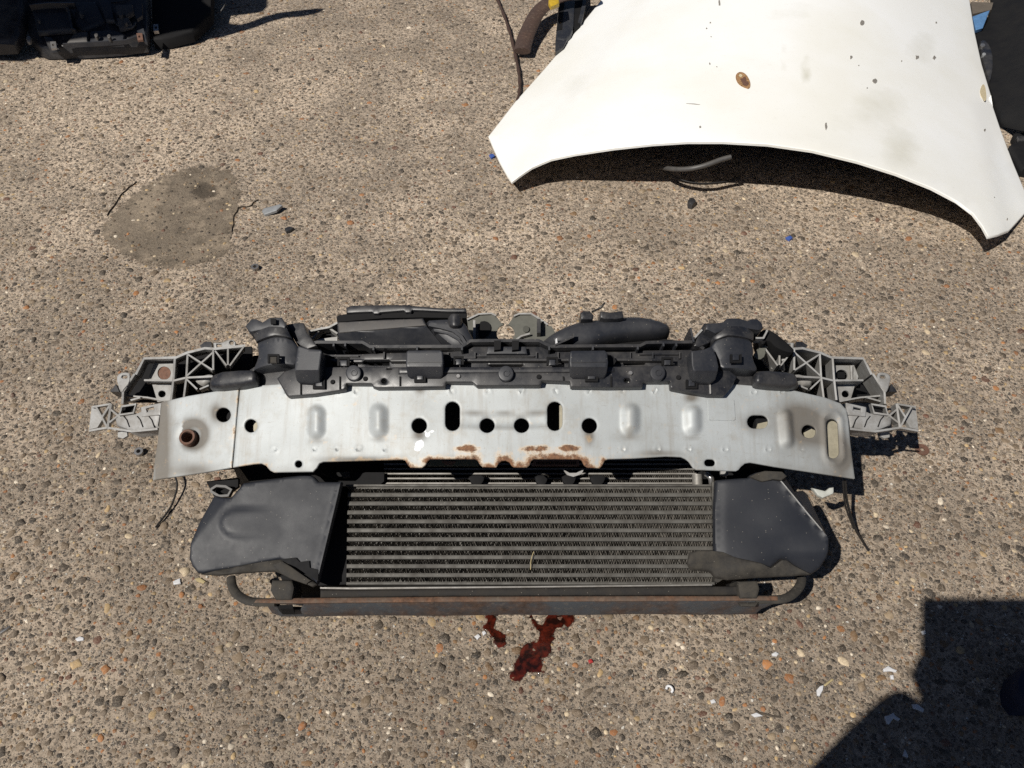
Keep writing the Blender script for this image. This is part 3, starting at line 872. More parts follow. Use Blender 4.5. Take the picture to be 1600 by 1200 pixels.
# absorber blocks: flat faced boxes with a bevelled lower edge
def bevel_low(yb, w, k):
    return lambda P: -k * np.clip(P[:, 1] - (yb - w), 0, None) ** 1.25
for poly, hgt, yb in (([(635, 549), (638, 547), (688, 546.5), (692, 550), (693, 566), (691, 580), (687, 584.5), (640, 585), (635, 581), (634, 566)], .032, 585),
                     ([(891, 549), (894, 547.5), (945, 547), (949, 551), (950.5, 566), (949, 580), (945, 585.5), (897, 585), (892, 581), (890, 566)], .032, 585.5),
                     ([(465, 541), (467, 540), (484, 545), (501, 546), (503, 549), (499, 578), (495, 590), (484, 592), (463, 591), (459, 588), (461, 566)], .040, 591),
                     ([(1080, 548), (1099, 546), (1112, 541), (1119, 555), (1123, 572), (1121, 588), (1115, 592), (1098, 591), (1086, 589), (1081, 570)], .040, 592)):
    bk = plate('absorber_block', densify(poly, 6), og(hgt), M['black_soft'], GC, depth=.034, edge=(2.2, .0022), step=4, relief=bevel_low(yb, 13, .0009), smooth=22)
for pts in ([(637, 566.5), (691, 565.5)], [(893, 566.5), (948, 565.5)]):
    wall('mould_line', pts, og(.0328), M['black'], GC, width=.0012, depth=.002)
for pts in ([(625, 588), (625, 603)], [(470, 593), (470, 616)], [(531, 588), (531, 608)], [(1109, 593), (1110, 615)], [(955, 588), (955, 604)], [(880, 588), (881, 594)]):
    wall('seam', pts, og(.0158), M['dark'] if pts[0][0] != 1109 else M['grey'], GC, width=.0022, depth=.004)
for x, y in ((571, 592), (716, 588), (842, 589), (1060, 590), (520, 597), (985, 583)):
    lathe('screw_head', [(.0038, -.002), (.0038, .0012), (.003, .0022), (.0005, .0022)], at(x, y, zbeam(x, y) + .0145), M['steel'] if x in (716, 985) else M['dark'], GC, n=10)
for x0, x1, y in ((745, 835, 556), (745, 835, 562), (512, 560, 556), (1000, 1060, 553)):
    wall('moulded_rib', [(x0, y), (x1, y)], og(-.002), M['black'], GC, width=.0022, depth=.006)
for x in (600, 668, 700, 742, 838, 872, 985, 1020, 1062):
    wall('moulded_rib', [(x, 550), (x, 560)], og(-.002), M['black'], GC, width=.0022, depth=.006)
# right sides of the blocks, their shade painted with a darker material
for poly in ([(692, 552), (704, 555), (706, 563), (700, 574), (692, 582)], [(949, 553), (958, 556), (963, 564), (955, 576), (949, 583)], [(502, 550), (512, 554), (520, 572), (508, 582), (499, 589)]):
    plate('block_cheek', poly, og(.012), M['dark'], GC, depth=.02)
# clips
for cx, cy, w, h, up in ((536.5, 565, 19, 13, 1), (716.5, 563, 16, 13, 1), (498, 600, 19, 15, 0), (656, 590, 18, 14, 0), (863, 564, 18, 13, 1), (924.5, 589, 20, 14, 0), (1043, 564, 18, 12, 1), (1081, 600, 18, 14, 0), (427, 560, 18, 14, 1), (1150, 560, 18, 13, 0)):
    s = 1 if up else -1
    top = cy - s * h / 2; bt = cy + s * h / 2
    z = .030 if not up else .012
    if cx in (427, 1150): z = .036
    if not up and cx != 1150: z = .0185
    x0, x1 = cx - w / 2, cx + w / 2
    u = [(x0, bt), (x0, top), (x1, top), (x1, bt), (x1 - 3.2, bt), (x1 - 3.2, top + s * 3), (x0 + 3.2, top + s * 3), (x0 + 3.2, bt)]
    c = plate('clip', u, og(z), M['dark'], GC, depth=.004)
    plate('clip_tongue', [(x0 + 4, bt), (x0 + 4, top + s * 4), (x1 - 4, top + s * 4), (x1 - 4, bt)], og(z + .001), M['rubber'] if cx in (427,) else M['black_soft'], c, depth=.004, edge=(1.5, .001))
for cx, cy, r in ((552, 582, 12), (790.5, 583, 12), (1028, 582, 12)):
    bo = plate('boss', circ(cx, cy, r, n=24), og(.021), M['black_soft'], GC, depth=.01, edge=(2, .0015))
    plate('boss_mark', circ(cx + 1, cy, r * .45, n=16), og(.0222), M['black_soft'], bo, depth=.002, edge=(1.2, .001), holes=[circ(cx + 1, cy, r * .3, n=12)])
# rail along the top with small stiffeners
rail = [(470, 540), (495, 534.5), (566, 534.5), (578, 541.5), (722, 541), (735, 532.5), (758, 532), (842, 532), (860, 541), (905, 540.5), (1000, 540), (1010, 535), (1084, 534), (1100, 545)]
RL = wall('top_rail', rail, og(.006), M['black'], GC, width=.005, depth=.032)
for x, y in ((522, 535), (540, 535), (584, 541), (652, 541), (722, 541), (780, 532), (806, 532), (858, 541), (926, 540.5), (996, 540), (1036, 535), (1056, 535)):
    a = at(x, y, zbeam(x, y) + .006) - Vector((0, .0045, .001))
    bmx = bmesh.new()
    bmesh.ops.create_cube(bmx, size=1, matrix=Matrix.Translation(a + INTO * .013) @ OUT.to_track_quat('Z', 'X').to_matrix().to_4x4() @ Matrix.Diagonal((.006, .0028, .03, 1)))
    link('stiffener', finish(bmx, 'stiffener', 0), M['black_soft'], RL)
for x in (775, 803):
    plate('peg', [(x - 3, 532), (x + 8, 532), (x + 7, 546), (x - 3, 547)], og(.011), M['dark'], RL, depth=.02)
plate('latch_bridge', [(762, 541), (822, 541), (824, 553), (760, 553)], og(.004), M['black_soft'], GC, depth=.01, edge=(2, .002))
# rolled end bars beside the beam top
plate('end_bar', chaikin([(331, 580), (392, 575), (399, 580), (400, 592), (396, 600), (327, 607), (324, 600)], 1), og(.02), M['black'], GC, depth=.03, edge=(6, .010), smooth=60)
plate('end_bar', chaikin([(1186, 576), (1243, 580), (1247, 588), (1252, 606), (1190, 602), (1180, 598), (1181, 582)], 1), og(.02), M['black'], GC, depth=.03, edge=(6, .010), smooth=60)

# air funnels -----------------------------------------------------------
def funnel(body, collar, mouth, side, dz):
    f = plate('air_funnel', chaikin(body, 1), og(.030 + dz), M['black_soft'], FE, depth=.06, edge=(2, .0025), step=7,
              relief=lambda P: -.012 * ((P[:, 0] - P[:, 0].mean()) / 36) ** 2)
    plate('collar', collar, og(.036 + dz), M['black'], f, depth=.05, edge=(1.8, .0022), step=7, relief=lambda P: -.012 * ((P[:, 0] - P[:, 0].mean()) / 30) ** 2)
    plate('mouth', mouth, og(.032 + dz), M['black_soft'], f, depth=.05, edge=(1.8, .0022))
    plate('side_bracket', side, og(.012 + dz), M['black'], f, depth=.05, edge=(2, .002))
    return f
f1 = funnel([(399, 529), (425, 526), (452, 526), (466, 540), (464, 568), (440, 568), (400, 573), (390, 577), (402, 556), (401, 545)],
            [(392, 517), (420, 509.5), (445, 509), (453, 524), (430, 523.5), (398, 531.5)],
            [(383, 509), (393, 498), (400, 498), (410, 503), (421, 496), (440, 495.5), (447, 507), (445, 513), (420, 513), (389, 519)],
            [(446, 507), (462, 504), (474, 504), (480, 520), (495, 540), (480, 545), (464, 538)], -.004)
plate('slot', [(422.5, 497), (431, 498), (431, 506), (423, 506)], og(.0345), M['dark'], f1, depth=.004)
f2 = funnel([(1112, 538), (1122, 526), (1135, 523), (1158, 524), (1176, 530), (1180, 545), (1178, 558), (1188, 574), (1180, 578), (1145, 575), (1127, 574), (1123, 560), (1118, 545)],
            [(1116, 522), (1124, 513), (1140, 509), (1162, 509), (1182, 514), (1181, 528), (1160, 526), (1138, 523.5), (1120, 527)],
            [(1104, 506), (1130, 503), (1136, 497), (1154, 496.5), (1168, 501), (1174, 498), (1184, 498), (1191, 505), (1193, 512), (1186, 516), (1160, 512), (1140, 512), (1118, 521), (1103, 514)],
            [(1100, 505), (1132, 504), (1120, 520), (1108, 536), (1092, 542), (1085, 540), (1090, 525)], -.004)
wall('vane', [(1079, 512), (1084, 534)], og(.01), M['black_soft'], f2, depth=.05)
wall('vane', [(1086, 527), (1097, 515)], og(.01), M['grey'], f2, depth=.03)

# intake ducts behind the rail ------------------------------------------
D1 = plate('intake_duct', [(527, 503), (527, 533), (575, 541), (640, 542), (705, 542), (690, 530), (668, 510), (661, 497), (600, 499)], og(-.010), M['black_soft'], FE, depth=.10, edge=(2, .002), step=6,
           relief=lambda P: -.0012 * np.maximum(0, P[:, 1] - (520 - (P[:, 0] - 527) * .085)), smooth=18)
plate('dusty_face', [(528.5, 503.5), (600, 499.8), (659, 497.8), (662, 503), (666, 508.5), (600, 514), (529, 520)], og(-.0092), M['dusty'], D1, depth=.003, edge=(2, .001))
plate('duct_lid', chaikin([(526, 499), (527, 493), (545, 490), (600, 486), (640, 484), (700, 486), (728, 486), (729, 497), (661, 496), (600, 497), (527, 503)], 0), og(-.018), M['dark'], D1, depth=.09)
plate('lid_rim', [(541, 480), (549, 477), (600, 476), (636, 476), (639, 475), (642, 477), (690, 481), (728, 481), (729, 487), (700, 487), (660, 485), (644, 484.5), (642, 488), (634, 488), (631, 485), (594, 488), (591, 490), (584, 490), (581, 487), (556, 488), (541, 489)],
      og(-.012), M['black'], D1, depth=.02, edge=(2, .002))
plate('duct_elbow', chaikin([(662, 498), (690, 496), (716, 496), (728, 503), (736, 520), (743, 534), (732, 541), (708, 542), (694, 532), (672, 512)], 1), og(-.006), M['black_soft'], D1, depth=.08, edge=(8, .012), step=8)
wall('moulded_rib', [(670, 507), (690, 511), (708, 516), (720, 525), (730, 541)], og(-.002), M['black_soft'], D1, width=.005, depth=.02)
wall('moulded_rib', [(678, 516), (700, 521), (716, 530), (726, 541)], og(-.003), M['black_soft'], D1, width=.003, depth=.02)
plate('duct_spigot', chaikin([(699, 489), (721, 489), (722, 503), (717, 509), (704, 509), (699, 502)], 1), og(.004), M['black'], D1, depth=.05, edge=(2.5, .003), relief=lambda P: -.010 * ((P[:, 0] - 710) / 11) ** 2, step=4)
D2 = plate('intake_duct', chaikin([(848, 540), (845, 530), (862, 516), (885, 504), (906, 497), (925, 495), (950, 492), (975, 489), (1008, 489), (1042, 498), (1051, 507), (1050, 516), (1040, 520), (1003, 523), (960, 526.5), (935, 534), (922, 541), (880, 542)], 1),
           og(-.004), M['black_soft'], FE, depth=.07, pillow=(14, .026), step=10)
plate('duct_underside', [(905, 541), (930, 530), (960, 524), (1003, 521), (1020, 527), (1088, 536), (1080, 545), (1000, 545), (905, 545)], og(-.028), M['dark'], D2, depth=.04)
plate('duct_spigot', [(938, 485.5), (955, 487.5), (973, 485), (975, 496), (965, 498.5), (945, 498.5), (938, 496)], og(.006), M['black'], D2, depth=.035, edge=(2, .003))
plate('duct_lug', [(907, 488), (912, 485), (922, 485.5), (928, 492), (926, 499), (908, 499)], og(.004), M['black'], D2, depth=.03, edge=(2, .003))
wall('moulded_rib', [(867, 539), (896, 526), (896, 521)], og(.008), M['black'], D2, width=.003, depth=.02)
plate('paint_drip', [(868, 530), (870, 528), (871, 535), (874, 538), (868, 539)], og(.0065), M['shard'], D2, depth=.012)
tube('loose_tail', spline([at(925, 487, .36), at(938, 481, .37), at(945, 473, .375)]), .0017, M['wire'], D2)

# latch panel with two lobes --------------------------------------------
LP = plate('latch_panel', [(728, 500), (734, 496), (748, 491), (768, 490), (775, 494), (783, 504), (789, 509), (795, 506), (803, 494), (810, 491), (828, 490.5), (840, 497), (852, 507), (862, 510), (868, 520), (850, 545), (728, 545)],
           ob(-.02), M['grey'] if False else flat('primer_olive', (.10, .10, .085), .6), FE, holes=[circ(790, 521, 14, n=24)], depth=.003)
wall('lobe_rim', [(730, 499), (748, 490.5), (768, 489.5), (775, 493)], ob(-.016), M['grey'], LP, width=.003, depth=.012)
wall('lobe_rim', [(803, 493.5), (811, 490), (830, 490), (843, 498), (856, 507)], ob(-.016), M['grey'], LP, width=.003, depth=.012)
wall('lobe_rim', [(806, 531), (814, 525), (828, 521)], ob(-.012), M['grey'], LP, width=.003, depth=.01)
wall('web', [(741, 500), (741, 530)], ob(-.005), M['grey'], LP, width=.004, depth=.02)
wall('web', [(842, 498), (842, 520)], ob(-.005), M['black'], LP, width=.006, depth=.02)
plate('lock_recess', chaikin([(748, 503), (760, 501), (767, 508), (766, 520), (756, 528), (748, 528)], 1), ob(-.017), M['dark'], LP, depth=.002)
plate('round_dimple', circ(822, 514, 5), ob(-.017), flat('primer_dark', (.06, .06, .05), .6), LP, depth=.002)

# headlight brackets ----------------------------------------------------
def zbr(px, py):
    u = min(1.0, max(0.0, (abs(px - 787) - 400) / 250.0))
    return zb(px, py) + .03 - .075 * u
def zr(d): return lambda x, y: zbr(x, y) + d
def bracket(mir):
    X_ = (lambda x: 1574 - x) if mir else (lambda x: x)
    P_ = lambda pts: [(X_(x), y) for x, y in pts]
    bi = Vector((.16, .52, -.84)).normalized() if mir else Vector((-.30, .58, -.76)).normalized()
    fl = plate('headlight_bracket', P_([(393, 541), (335, 546), (292, 552), (275, 560), (226, 562), (212, 585), (193, 612), (192, 628), (250, 628), (300, 620), (396, 604)]), zr(-.075), M['dark'], FE, depth=.006)  # floor sheet, dark to put the shade of the cells into colour
    def rib(pts, w=.0032, d=.07, dz=0.0, name='rib', mat='grey'):
        wall(name, P_(pts), zr(dz), M[mat], fl, width=w, depth=d, into=bi)
    rib([(212, 585), (225, 560), (275, 558.5), (292, 551), (320, 544), (335, 545), (383, 540)], .004, .075)
    rib([(210, 584), (192, 612), (191, 631)], .0035, .075)
    rib([(273, 560), (271, 590), (267, 625)]); rib([(293, 553), (291, 590), (287, 622)], .003)
    rib([(225, 594), (272, 594.5), (291, 590), (332, 588)])
    rib([(294, 554), (332, 578)], .0026); rib([(332, 551), (291, 588)], .0026)
    rib([(333, 545), (333, 578)], .003); rib([(356, 545), (356, 570)], .0028)
    rib([(336, 548), (354, 571)], .0024); rib([(381, 541), (359, 571)], .0026)
    rib([(291, 592), (308, 608)], .0026); rib([(326, 602), (312, 608)], .0024)
    rib([(196, 618), (230, 621), (262, 627)], .0028, .04, -.02); rib([(198, 627), (219, 621)], .0028, .03, -.015)
    # recessed light plates with their holes
    if not mir:
        pl = plate('mount_plate', [(242, 567), (271, 567), (270, 594), (242, 594)], zr(-.03), M['grey'], fl, depth=.004, holes=[circ(256.5, 583, 10.5)])
        plate('rusty_bush', circ(256.5, 583, 10.2), zr(-.032), M['rust_brown'], pl, depth=.004)
    else:
        pl = plate('mount_plate', P_([(240, 571), (270, 571), (270, 594), (242, 594)]), zr(-.026), M['grey'], fl, depth=.004, holes=[cap(X_(259), 586, 19, 17)])
        plate('square_nut', [(X_(259) - 6, 581), (X_(259) + 5, 581), (X_(259) + 5, 591), (X_(259) - 6, 591)], zr(-.028), M['dark'], pl, depth=.004)
        wall('rib', P_([(244, 571), (243, 594)]), zr(-.02), M['grey'], fl, width=.003, depth=.01, into=bi)
    plate('mount_plate', P_([(238, 601), (268, 600), (266, 626), (246, 628)]), zr(-.028), M['grey'], fl, depth=.004, holes=[cap(X_(253), 615.5, 12, 11)])
    plate('mount_plate', P_([(233, 588), (241, 567), (243, 567), (242, 594), (234, 594)]), zr(-.03), M['grey'], fl, depth=.003)
    plate('filler', P_([(302, 588), (328, 582), (332, 590), (318, 602), (304, 600)]), zr(-.015), M['grey'], fl, depth=.02, pillow=(6, .01))
    # ears
    ear = plate('ear', P_(chaikin([(181, 590), (186, 583), (198, 581), (203, 584), (202, 598), (193, 608), (191, 612), (187, 612)], 1)), zr(.002), M['grey'], fl, depth=.004, edge=(2, .0015), holes=[cap(X_(194), 588.5, 9, 5)])
    plate('ear_gusset', P_([(181, 600), (186, 612), (172, 612)]), zr(-.02), M['black'], ear, depth=.03)
    plate('ear', P_([(333, 535), (346, 535), (356, 531), (364, 530), (368, 535), (367, 541), (334, 545)]), zr(-.01), M['grey'], fl, depth=.004, edge=(2, .0015), holes=[circ(X_(361.5), 535, 3.4, n=10), [(X_(338), 537), (X_(346), 537), (X_(346), 543), (X_(338), 543)]])
    plate('ear_gusset', P_([(312, 540), (320, 534), (330, 534), (331, 543), (316, 546)]), zr(-.02), M['black'], fl, depth=.02)
    # outer arm
    arm = plate('arm', P_([(178, 650), (214, 644), (222, 640), (252, 636), (247, 668), (205, 674), (180, 664)]), zr(.0), M['grey'], fl, depth=.035, edge=(5, .007), step=7)
    for x in (197, 218, 236):
        wall('groove', P_([(x - 4, 650), (x + 1, 656), (x + 5, 667)]), zr(.0012), M['dark'], arm, width=.0016, depth=.006)
    plate('arm_tip', P_([(143, 637), (150, 636), (160, 655), (152, 668), (139, 671)]), zr(-.018), M['grey'], arm, depth=.01)
    wall('rib', P_([(143, 636), (173, 631)]), zr(0), M['grey'], arm, width=.003, depth=.03, into=bi)
    wall('rib', P_([(139, 673), (167, 668), (206, 674), (246, 670)]), zr(0), M['grey'], arm, width=.0035, depth=.022, into=bi)
    wall('rib', P_([(150, 636), (160, 654), (167, 667)]), zr(0), M['grey'], arm, width=.003, depth=.03, into=bi)
    wall('rib', P_([(172, 632), (159, 652)]), zr(0), M['grey'], arm, width=.003, depth=.03, into=bi)
    wall('rib', P_([(173, 631), (168, 668)]), zr(.001), M['grey'], arm, width=.0035, depth=.03, into=bi)
    wall('rib', P_([(173, 640), (190, 654)]), zr(0), M['grey'], arm, width=.003, depth=.03, into=bi)
    wall('rib', P_([(168, 662), (186, 648), (190, 640)]), zr(0), M['grey'], arm, width=.0028, depth=.03, into=bi)
    wall('frame_rim', P_([(190, 635), (212, 631.5), (208, 645), (187, 648)]), zr(.004), M['grey'], arm, width=.0035, depth=.018, into=bi, closed=True)
    plate('frame_floor', P_([(192, 636), (210, 633), (207, 643), (189, 646)]), zr(-.016), M['dark'], arm, depth=.003)
    plate('slot_plate', P_([(220, 636), (252, 629), (250, 648), (221, 651)]), zr(.003), M['grey'], arm, depth=.004, edge=(1.5, .001), holes=[[(X_(228), 638), (X_(240), 635), (X_(241), 641), (X_(229), 644)]])
    plate('under_tab', P_([(184, 674), (198, 672), (199, 681), (192, 685), (184, 683)]), zr(-.03), M['grey'], arm, depth=.006)
    return fl
bL = bracket(False)
bR = bracket(True)
plate('lamp_backing', [(486, 527), (505, 520), (527, 510), (527, 540), (486, 545)], og(-.05), M['dark'], FE, depth=.01)
wall('carrier_rib', [(482, 518), (498, 514), (514, 511), (527, 504)], og(-.03), M['grey'], FE, width=.0035, depth=.02)
wall('carrier_rib', [(488, 529), (503, 511)], og(-.035), M['grey'], FE, width=.003, depth=.02)
wall('carrier_rib', [(512, 511), (527, 521)], og(-.035), M['grey'], FE, width=.003, depth=.02)
plate('carrier_plate', [(497, 530), (527, 526), (527, 533), (498, 534)], og(-.03), M['grey'], FE, depth=.004)
# right hand lamp side: posts and lobe behind the funnel
plate('side_cover', chaikin([(1190, 514), (1206, 516), (1222, 528), (1238, 542), (1242, 548), (1236, 552), (1215, 545), (1200, 530), (1192, 540), (1186, 528)], 1), og(.004), M['dark'], FE, depth=.04, edge=(2, .002))
plate('leaf_panel', chaikin([(1190, 531), (1196, 540), (1196, 556), (1186, 563), (1176, 556), (1184, 545)], 1), og(-.012), flat('primer_light', (.13, .13, .11), .6), FE, depth=.004)
for x0, y0, x1, y1, r in ((1214, 532, 1217, 575, .008), (1206, 552, 1208, 575, .005), (1222, 560, 1223, 578, .005)):
    tube('post', [at(x0, y0, zb(x0, y0) + .01), at((x0 + x1) / 2, (y0 + y1) / 2, zb(x0, y0) - .005), at(x1, y1, zb(x1, y1) - .01)], [r, r * .6, r * .8], M['grey'], FE, n=12)
wall('vane', [(1181, 528), (1193, 528), (1199, 516)], og(.012), M['grey'], FE, width=.003, depth=.02)

# intercooler -----------------------------------------------------------
IC = empty('intercooler', at(830, 840, zb(830, 840))); IC.parent = FE; IC.location = IC.location - world_loc(FE)
bars_y = [773, 786.5, 800.5, 814.5, 828.5, 842.5, 856.5, 870.5, 884.5, 898.5, 911.5]
def bar_mesh(x0, x1, yc, h, depth, dz):
    return plate_mesh('tube', [(x0, yc - h / 2), (x1, yc - h / 2), (x1 + .2, yc + h / 2), (x0 - .2, yc + h / 2)], ob(dz), depth=depth, edge=(1.2, .0012))
for i, y in enumerate(bars_y):
    k = (y - 773) / 138
    link('cooling_tube', bar_mesh(543 - 2 * k, 1113 + 4 * k, y, 6.8 if i < 10 else 4.5, .05, 0), M['alu'], IC)
def fin_mesh(x0, x1, ya, yb, pitch, dz, depth, jit):
    bmf = bmesh.new(); prev = None
    n = int((x1 - x0) / pitch)
    for i in range(n + 1):
        x = x0 + i * pitch + random.uniform(-jit, jit) * pitch
        y = ya if i % 2 else yb
        p = at(x, y, zb(x, y) + dz) + OUT * random.uniform(-.0025, .0002)
        if random.random() < .12: p += OUT * .002 + Vector((random.uniform(-1, 1) * .001, 0, 0))
        q = p + INTO * depth + Vector((random.uniform(-1, 1) * .0012, 0, 0))
        row = (bmf.verts.new(p), bmf.verts.new(q))
        if prev: bmf.faces.new([prev[0], row[0], row[1], prev[1]])
        prev = row
    return finish(bmf, 'fin_strip', 0)
ys_ = [759.5] + bars_y
for a, b_ in zip(ys_, ys_[1:]):
    link('fin_strip', fin_mesh(544, 1114, a + 3.0, b_ - 3.0, 2.0, -.001, .0055, .3), M['fin'], IC)
plate('fin_backing', [(548, 757), (1116, 757), (1120, 912), (547, 912)], ob(-.0075), M['alu'], IC, depth=.004)
plate('edge_strip', [(541, 757), (1112, 757), (1112, 760), (541, 760)], ob(-.001), M['alu'], IC, depth=.045)
plate('end_tank', [(1112, 752), (1122, 751), (1129, 905), (1119, 909)], ob(.002), M['alu'], IC, depth=.05, edge=(2, .002))
plate('bottom_lip', [(500, 917), (548, 917.5), (820, 915.5), (1113, 912.5), (1113, 915), (820, 918.3), (548, 921), (500, 920)], ob(.002), M['bright'], IC, depth=.01, edge=(1, .001))
plate('end_tank', [(533, 753), (543, 757), (541, 914), (497, 915)], ob(-.05), M['dark'], IC, depth=.02)  # wedge beside the guide, its shade put into the dark material
tube('straw', spline([at(834, 862, zb(834, 862) + .004), at(830, 874, zb(830, 874) + .006), at(829, 890, zb(829, 890) + .004)]), .0007, M['straw'], IC)

# condenser behind it ---------------------------------------------------
CD = empty('condenser', at(830, 745, zb(830, 745) - .03)); CD.parent = FE; CD.location = CD.location - world_loc(FE)
cy_ = [718, 725, 732.5, 740, 747.5, 755]
for y in cy_:
    link('cooling_tube', plate_mesh('tube', [(600, y - 1.1), (1088, y - 1.1), (1088, y + 1.1), (600, y + 1.1)], ob(-.03), depth=.02), M['bright'], CD)
for a, b_ in zip(cy_, cy_[1:]):
    link('fin_strip', fin_mesh(601, 1087, a + 1.4, b_ - 1.4, 1.6, -.031, .02, .25), M['fin'], CD)
plate('fin_backing', [(590, 712), (1098, 712), (1098, 760), (590, 760)], ob(-.052), M['dark'], CD, depth=.003)
tube('header_pipe', [at(1089, 742, zb(1089, 742) - .012), at(1090, 762, zb(1090, 762) - .012)], .0085, M['bright'], CD, n=14)
tube('pipe_joint', spline([at(1104, 741, zb(1100, 741) - .005), at(1110, 746, zb(1100, 746) - .002), at(1112, 755, zb(1100, 755) - .006)]), .005, M['steel'], CD)
plate('grey_lug', [(1126, 735), (1138, 735), (1138, 742), (1134, 744), (1126, 743)], ob(-.01), M['grey'], CD, depth=.006)
plate('bracket_foot', [(530, 738), (545, 737), (546, 744), (536, 746)], ob(-.008), M['rubber'], CD, depth=.01)
plate('dark_shroud', [(500, 738), (600, 738), (600, 752), (592, 759), (545, 760), (530, 752)], ob(-.022), M['dark'], CD, depth=.01)
for x, y, r in ((745, 757, 13), (846, 757, 11), (889, 758, 12), (934, 757, 13)):
    plate('notch_shadow', chaikin([(x - r, 742), (x + r, 742), (x + r * .8, 753), (x + r * .4, 758), (x - r * .4, 758), (x - r * .8, 753)], 1), ob(-.014), M['dark'], CD, depth=.006, edge=(2, .002))  # dark plates painting the shadow of the beam's notched edge
plate('grey_crescent', [(879, 733), (890, 739), (900, 739), (913, 733), (908, 741), (896, 745), (886, 742)], ob(-.01), M['grey'], CD, depth=.003)
plate('metal_strip', [(834, 719), (905, 719), (905, 728), (830, 728)], ob(.005), M['rust_brown'], CD, depth=.003)
for k in range(20):
    x = 838 + k * 3.2
    plate('embossed_bar', [(x, 722), (x + 1.4, 722), (x + 1.4, 725.5), (x, 725.5)], ob(.0062), M['dark'], CD, depth=.002)
plate('metal_strip', [(672, 719), (745, 719), (748, 728), (668, 728)], ob(.0), flat('olive_strip', (.10, .095, .06), .6), CD, depth=.003)
plate('metal_strip', [(690, 720), (712, 721), (706, 727), (694, 725)], ob(.002), M['rust_brown'], CD, depth=.003)

# lower air guides ------------------------------------------------------
L1 = [(380, 754), (420, 748.5), (475, 741), (485, 741.5), (491, 745), (497, 752), (534, 752.5), (528, 780), (511, 850), (496, 912), (488, 905), (470, 886), (452, 880), (437, 874), (405, 880), (372, 887), (337, 892), (318, 896), (308, 895), (299, 884), (295, 872), (296, 850), (308, 815), (330, 771), (344, 775), (360, 777)]
def g1(P):
    # crease: left of the line (380,754)-(300,847) falls away
    s = ((P[:, 0] - 380) * 93 + (P[:, 1] - 754) * 80) / 122.7
    h = np.where(s < 0, s * .0005, 0)
    d = np.hypot((P[:, 0] - 372) / 1.25, (P[:, 1] - 818))
    ang = np.arctan2(P[:, 1] - 818, P[:, 0] - 372)
    arc = 1 / (1 + np.exp((P[:, 0] - 368) / 5))
    h += .0045 / (1 + np.exp((np.where(P[:, 0] > 372, np.abs(P[:, 1] - 818), d) - 22) / 1.8)) * np.clip((440 - P[:, 0]) / 90, 0, 1) - .0012 * np.exp(-((d - 24) / 3) ** 2) * arc
    h += .004 * np.exp(-((P[:, 0] - (534 - (P[:, 1] - 752) * .235)) / 5) ** 2)
    return h
A1 = plate('air_guide', densify(L1, 10), ob(.024), M['guide'], FE, depth=.012, step=6, edge=(3.5, .005), relief=g1, smooth=50)
plate('guide_side', [(534, 752.5), (540, 757), (543, 800), (541, 913), (497, 915), (511, 850), (528, 780)], ob(-.022), M['dark'], A1, depth=.02)  # inner side wall, its shade painted by the dark material
plate('torn_flap', [(312, 897), (337, 891), (372, 884), (405, 878), (437, 873), (450, 879), (462, 889), (480, 901), (496, 913), (488, 917), (470, 909), (448, 901), (430, 893), (405, 893), (370, 896), (340, 899)], ob(.026), M['rubber'], A1, depth=.006, step=9, edge=(3, .004),
      relief=lambda P: .004 * np.sin(P[:, 0] * .12) * np.sin(P[:, 1] * .2), smooth=50)
plate('torn_edge', [(436, 874), (445, 873), (462, 871), (468, 878), (483, 876), (484, 887), (497, 890), (497, 908), (480, 898), (462, 886)], ob(.027), M['dark'], A1, depth=.004)
plate('frayed_piece', [(425, 882), (440, 876), (456, 886), (470, 896), (486, 907), (478, 913), (455, 905), (440, 897)], ob(.03), M['rubber'], A1, depth=.004, edge=(2, .003))
R1 = [(1120, 749), (1170, 746), (1172, 742), (1181, 738), (1192, 735.5), (1220, 736), (1232, 740), (1239, 752), (1246, 765), (1265, 760), (1271, 764), (1281, 790), (1292, 825), (1296, 850), (1294, 870), (1286, 887), (1274, 895.5), (1266, 896), (1248, 886), (1231, 874.5), (1222, 873.5), (1207, 886.5), (1190, 886), (1127, 868), (1118, 864), (1117, 800)]
def g2(P):
    s = ((P[:, 0] - 1220) * 85 - (P[:, 1] - 751) * 70) / 110
    h = -.0011 * np.maximum(0, s)
    h += .0035 * np.exp(-(s / 2.2) ** 2) * (P[:, 1] > 748) * (P[:, 1] < 842)
    h += -.0011 * np.maximum(0, P[:, 1] - 862) * np.clip((P[:, 0] - 1180) / 50, 0, 1) * .5
    h += .0015 * np.sin(P[:, 0] * .05) * np.sin(P[:, 1] * .06)
    h += -.003 * np.exp(-((P[:, 0] - 1122) / 7) ** 2)
    return h
A2 = plate('air_guide', densify(R1, 10), ob(.024), M['guide'], FE, depth=.012, step=6, edge=(3.5, .005), relief=g2, smooth=50)
plate('torn_flap', densify([(1078, 863), (1090, 860), (1110, 860), (1130, 862), (1160, 872), (1190, 880), (1206, 887), (1222, 874.5), (1231, 875), (1250, 887), (1270, 897), (1240, 899), (1190, 901), (1140, 905), (1120, 902), (1112, 893), (1097, 890), (1080, 889), (1074, 880)], 8), ob(.028), M['rubber'], A2, depth=.006, step=8, edge=(3, .004),
      relief=lambda P: .003 * np.sin(P[:, 0] * .05 + P[:, 1] * .12) - .0006 * np.maximum(0, P[:, 1] - 887), smooth=50)
plate('bent_tab', [(1171, 745), (1182, 739), (1196, 735), (1222, 737), (1230, 744), (1221, 751), (1208, 749), (1192, 752)], ob(.031), M['rubber'], A2, depth=.004, edge=(2, .002), step=7, relief=lambda P: .002 * np.sin(P[:, 0] * .12))
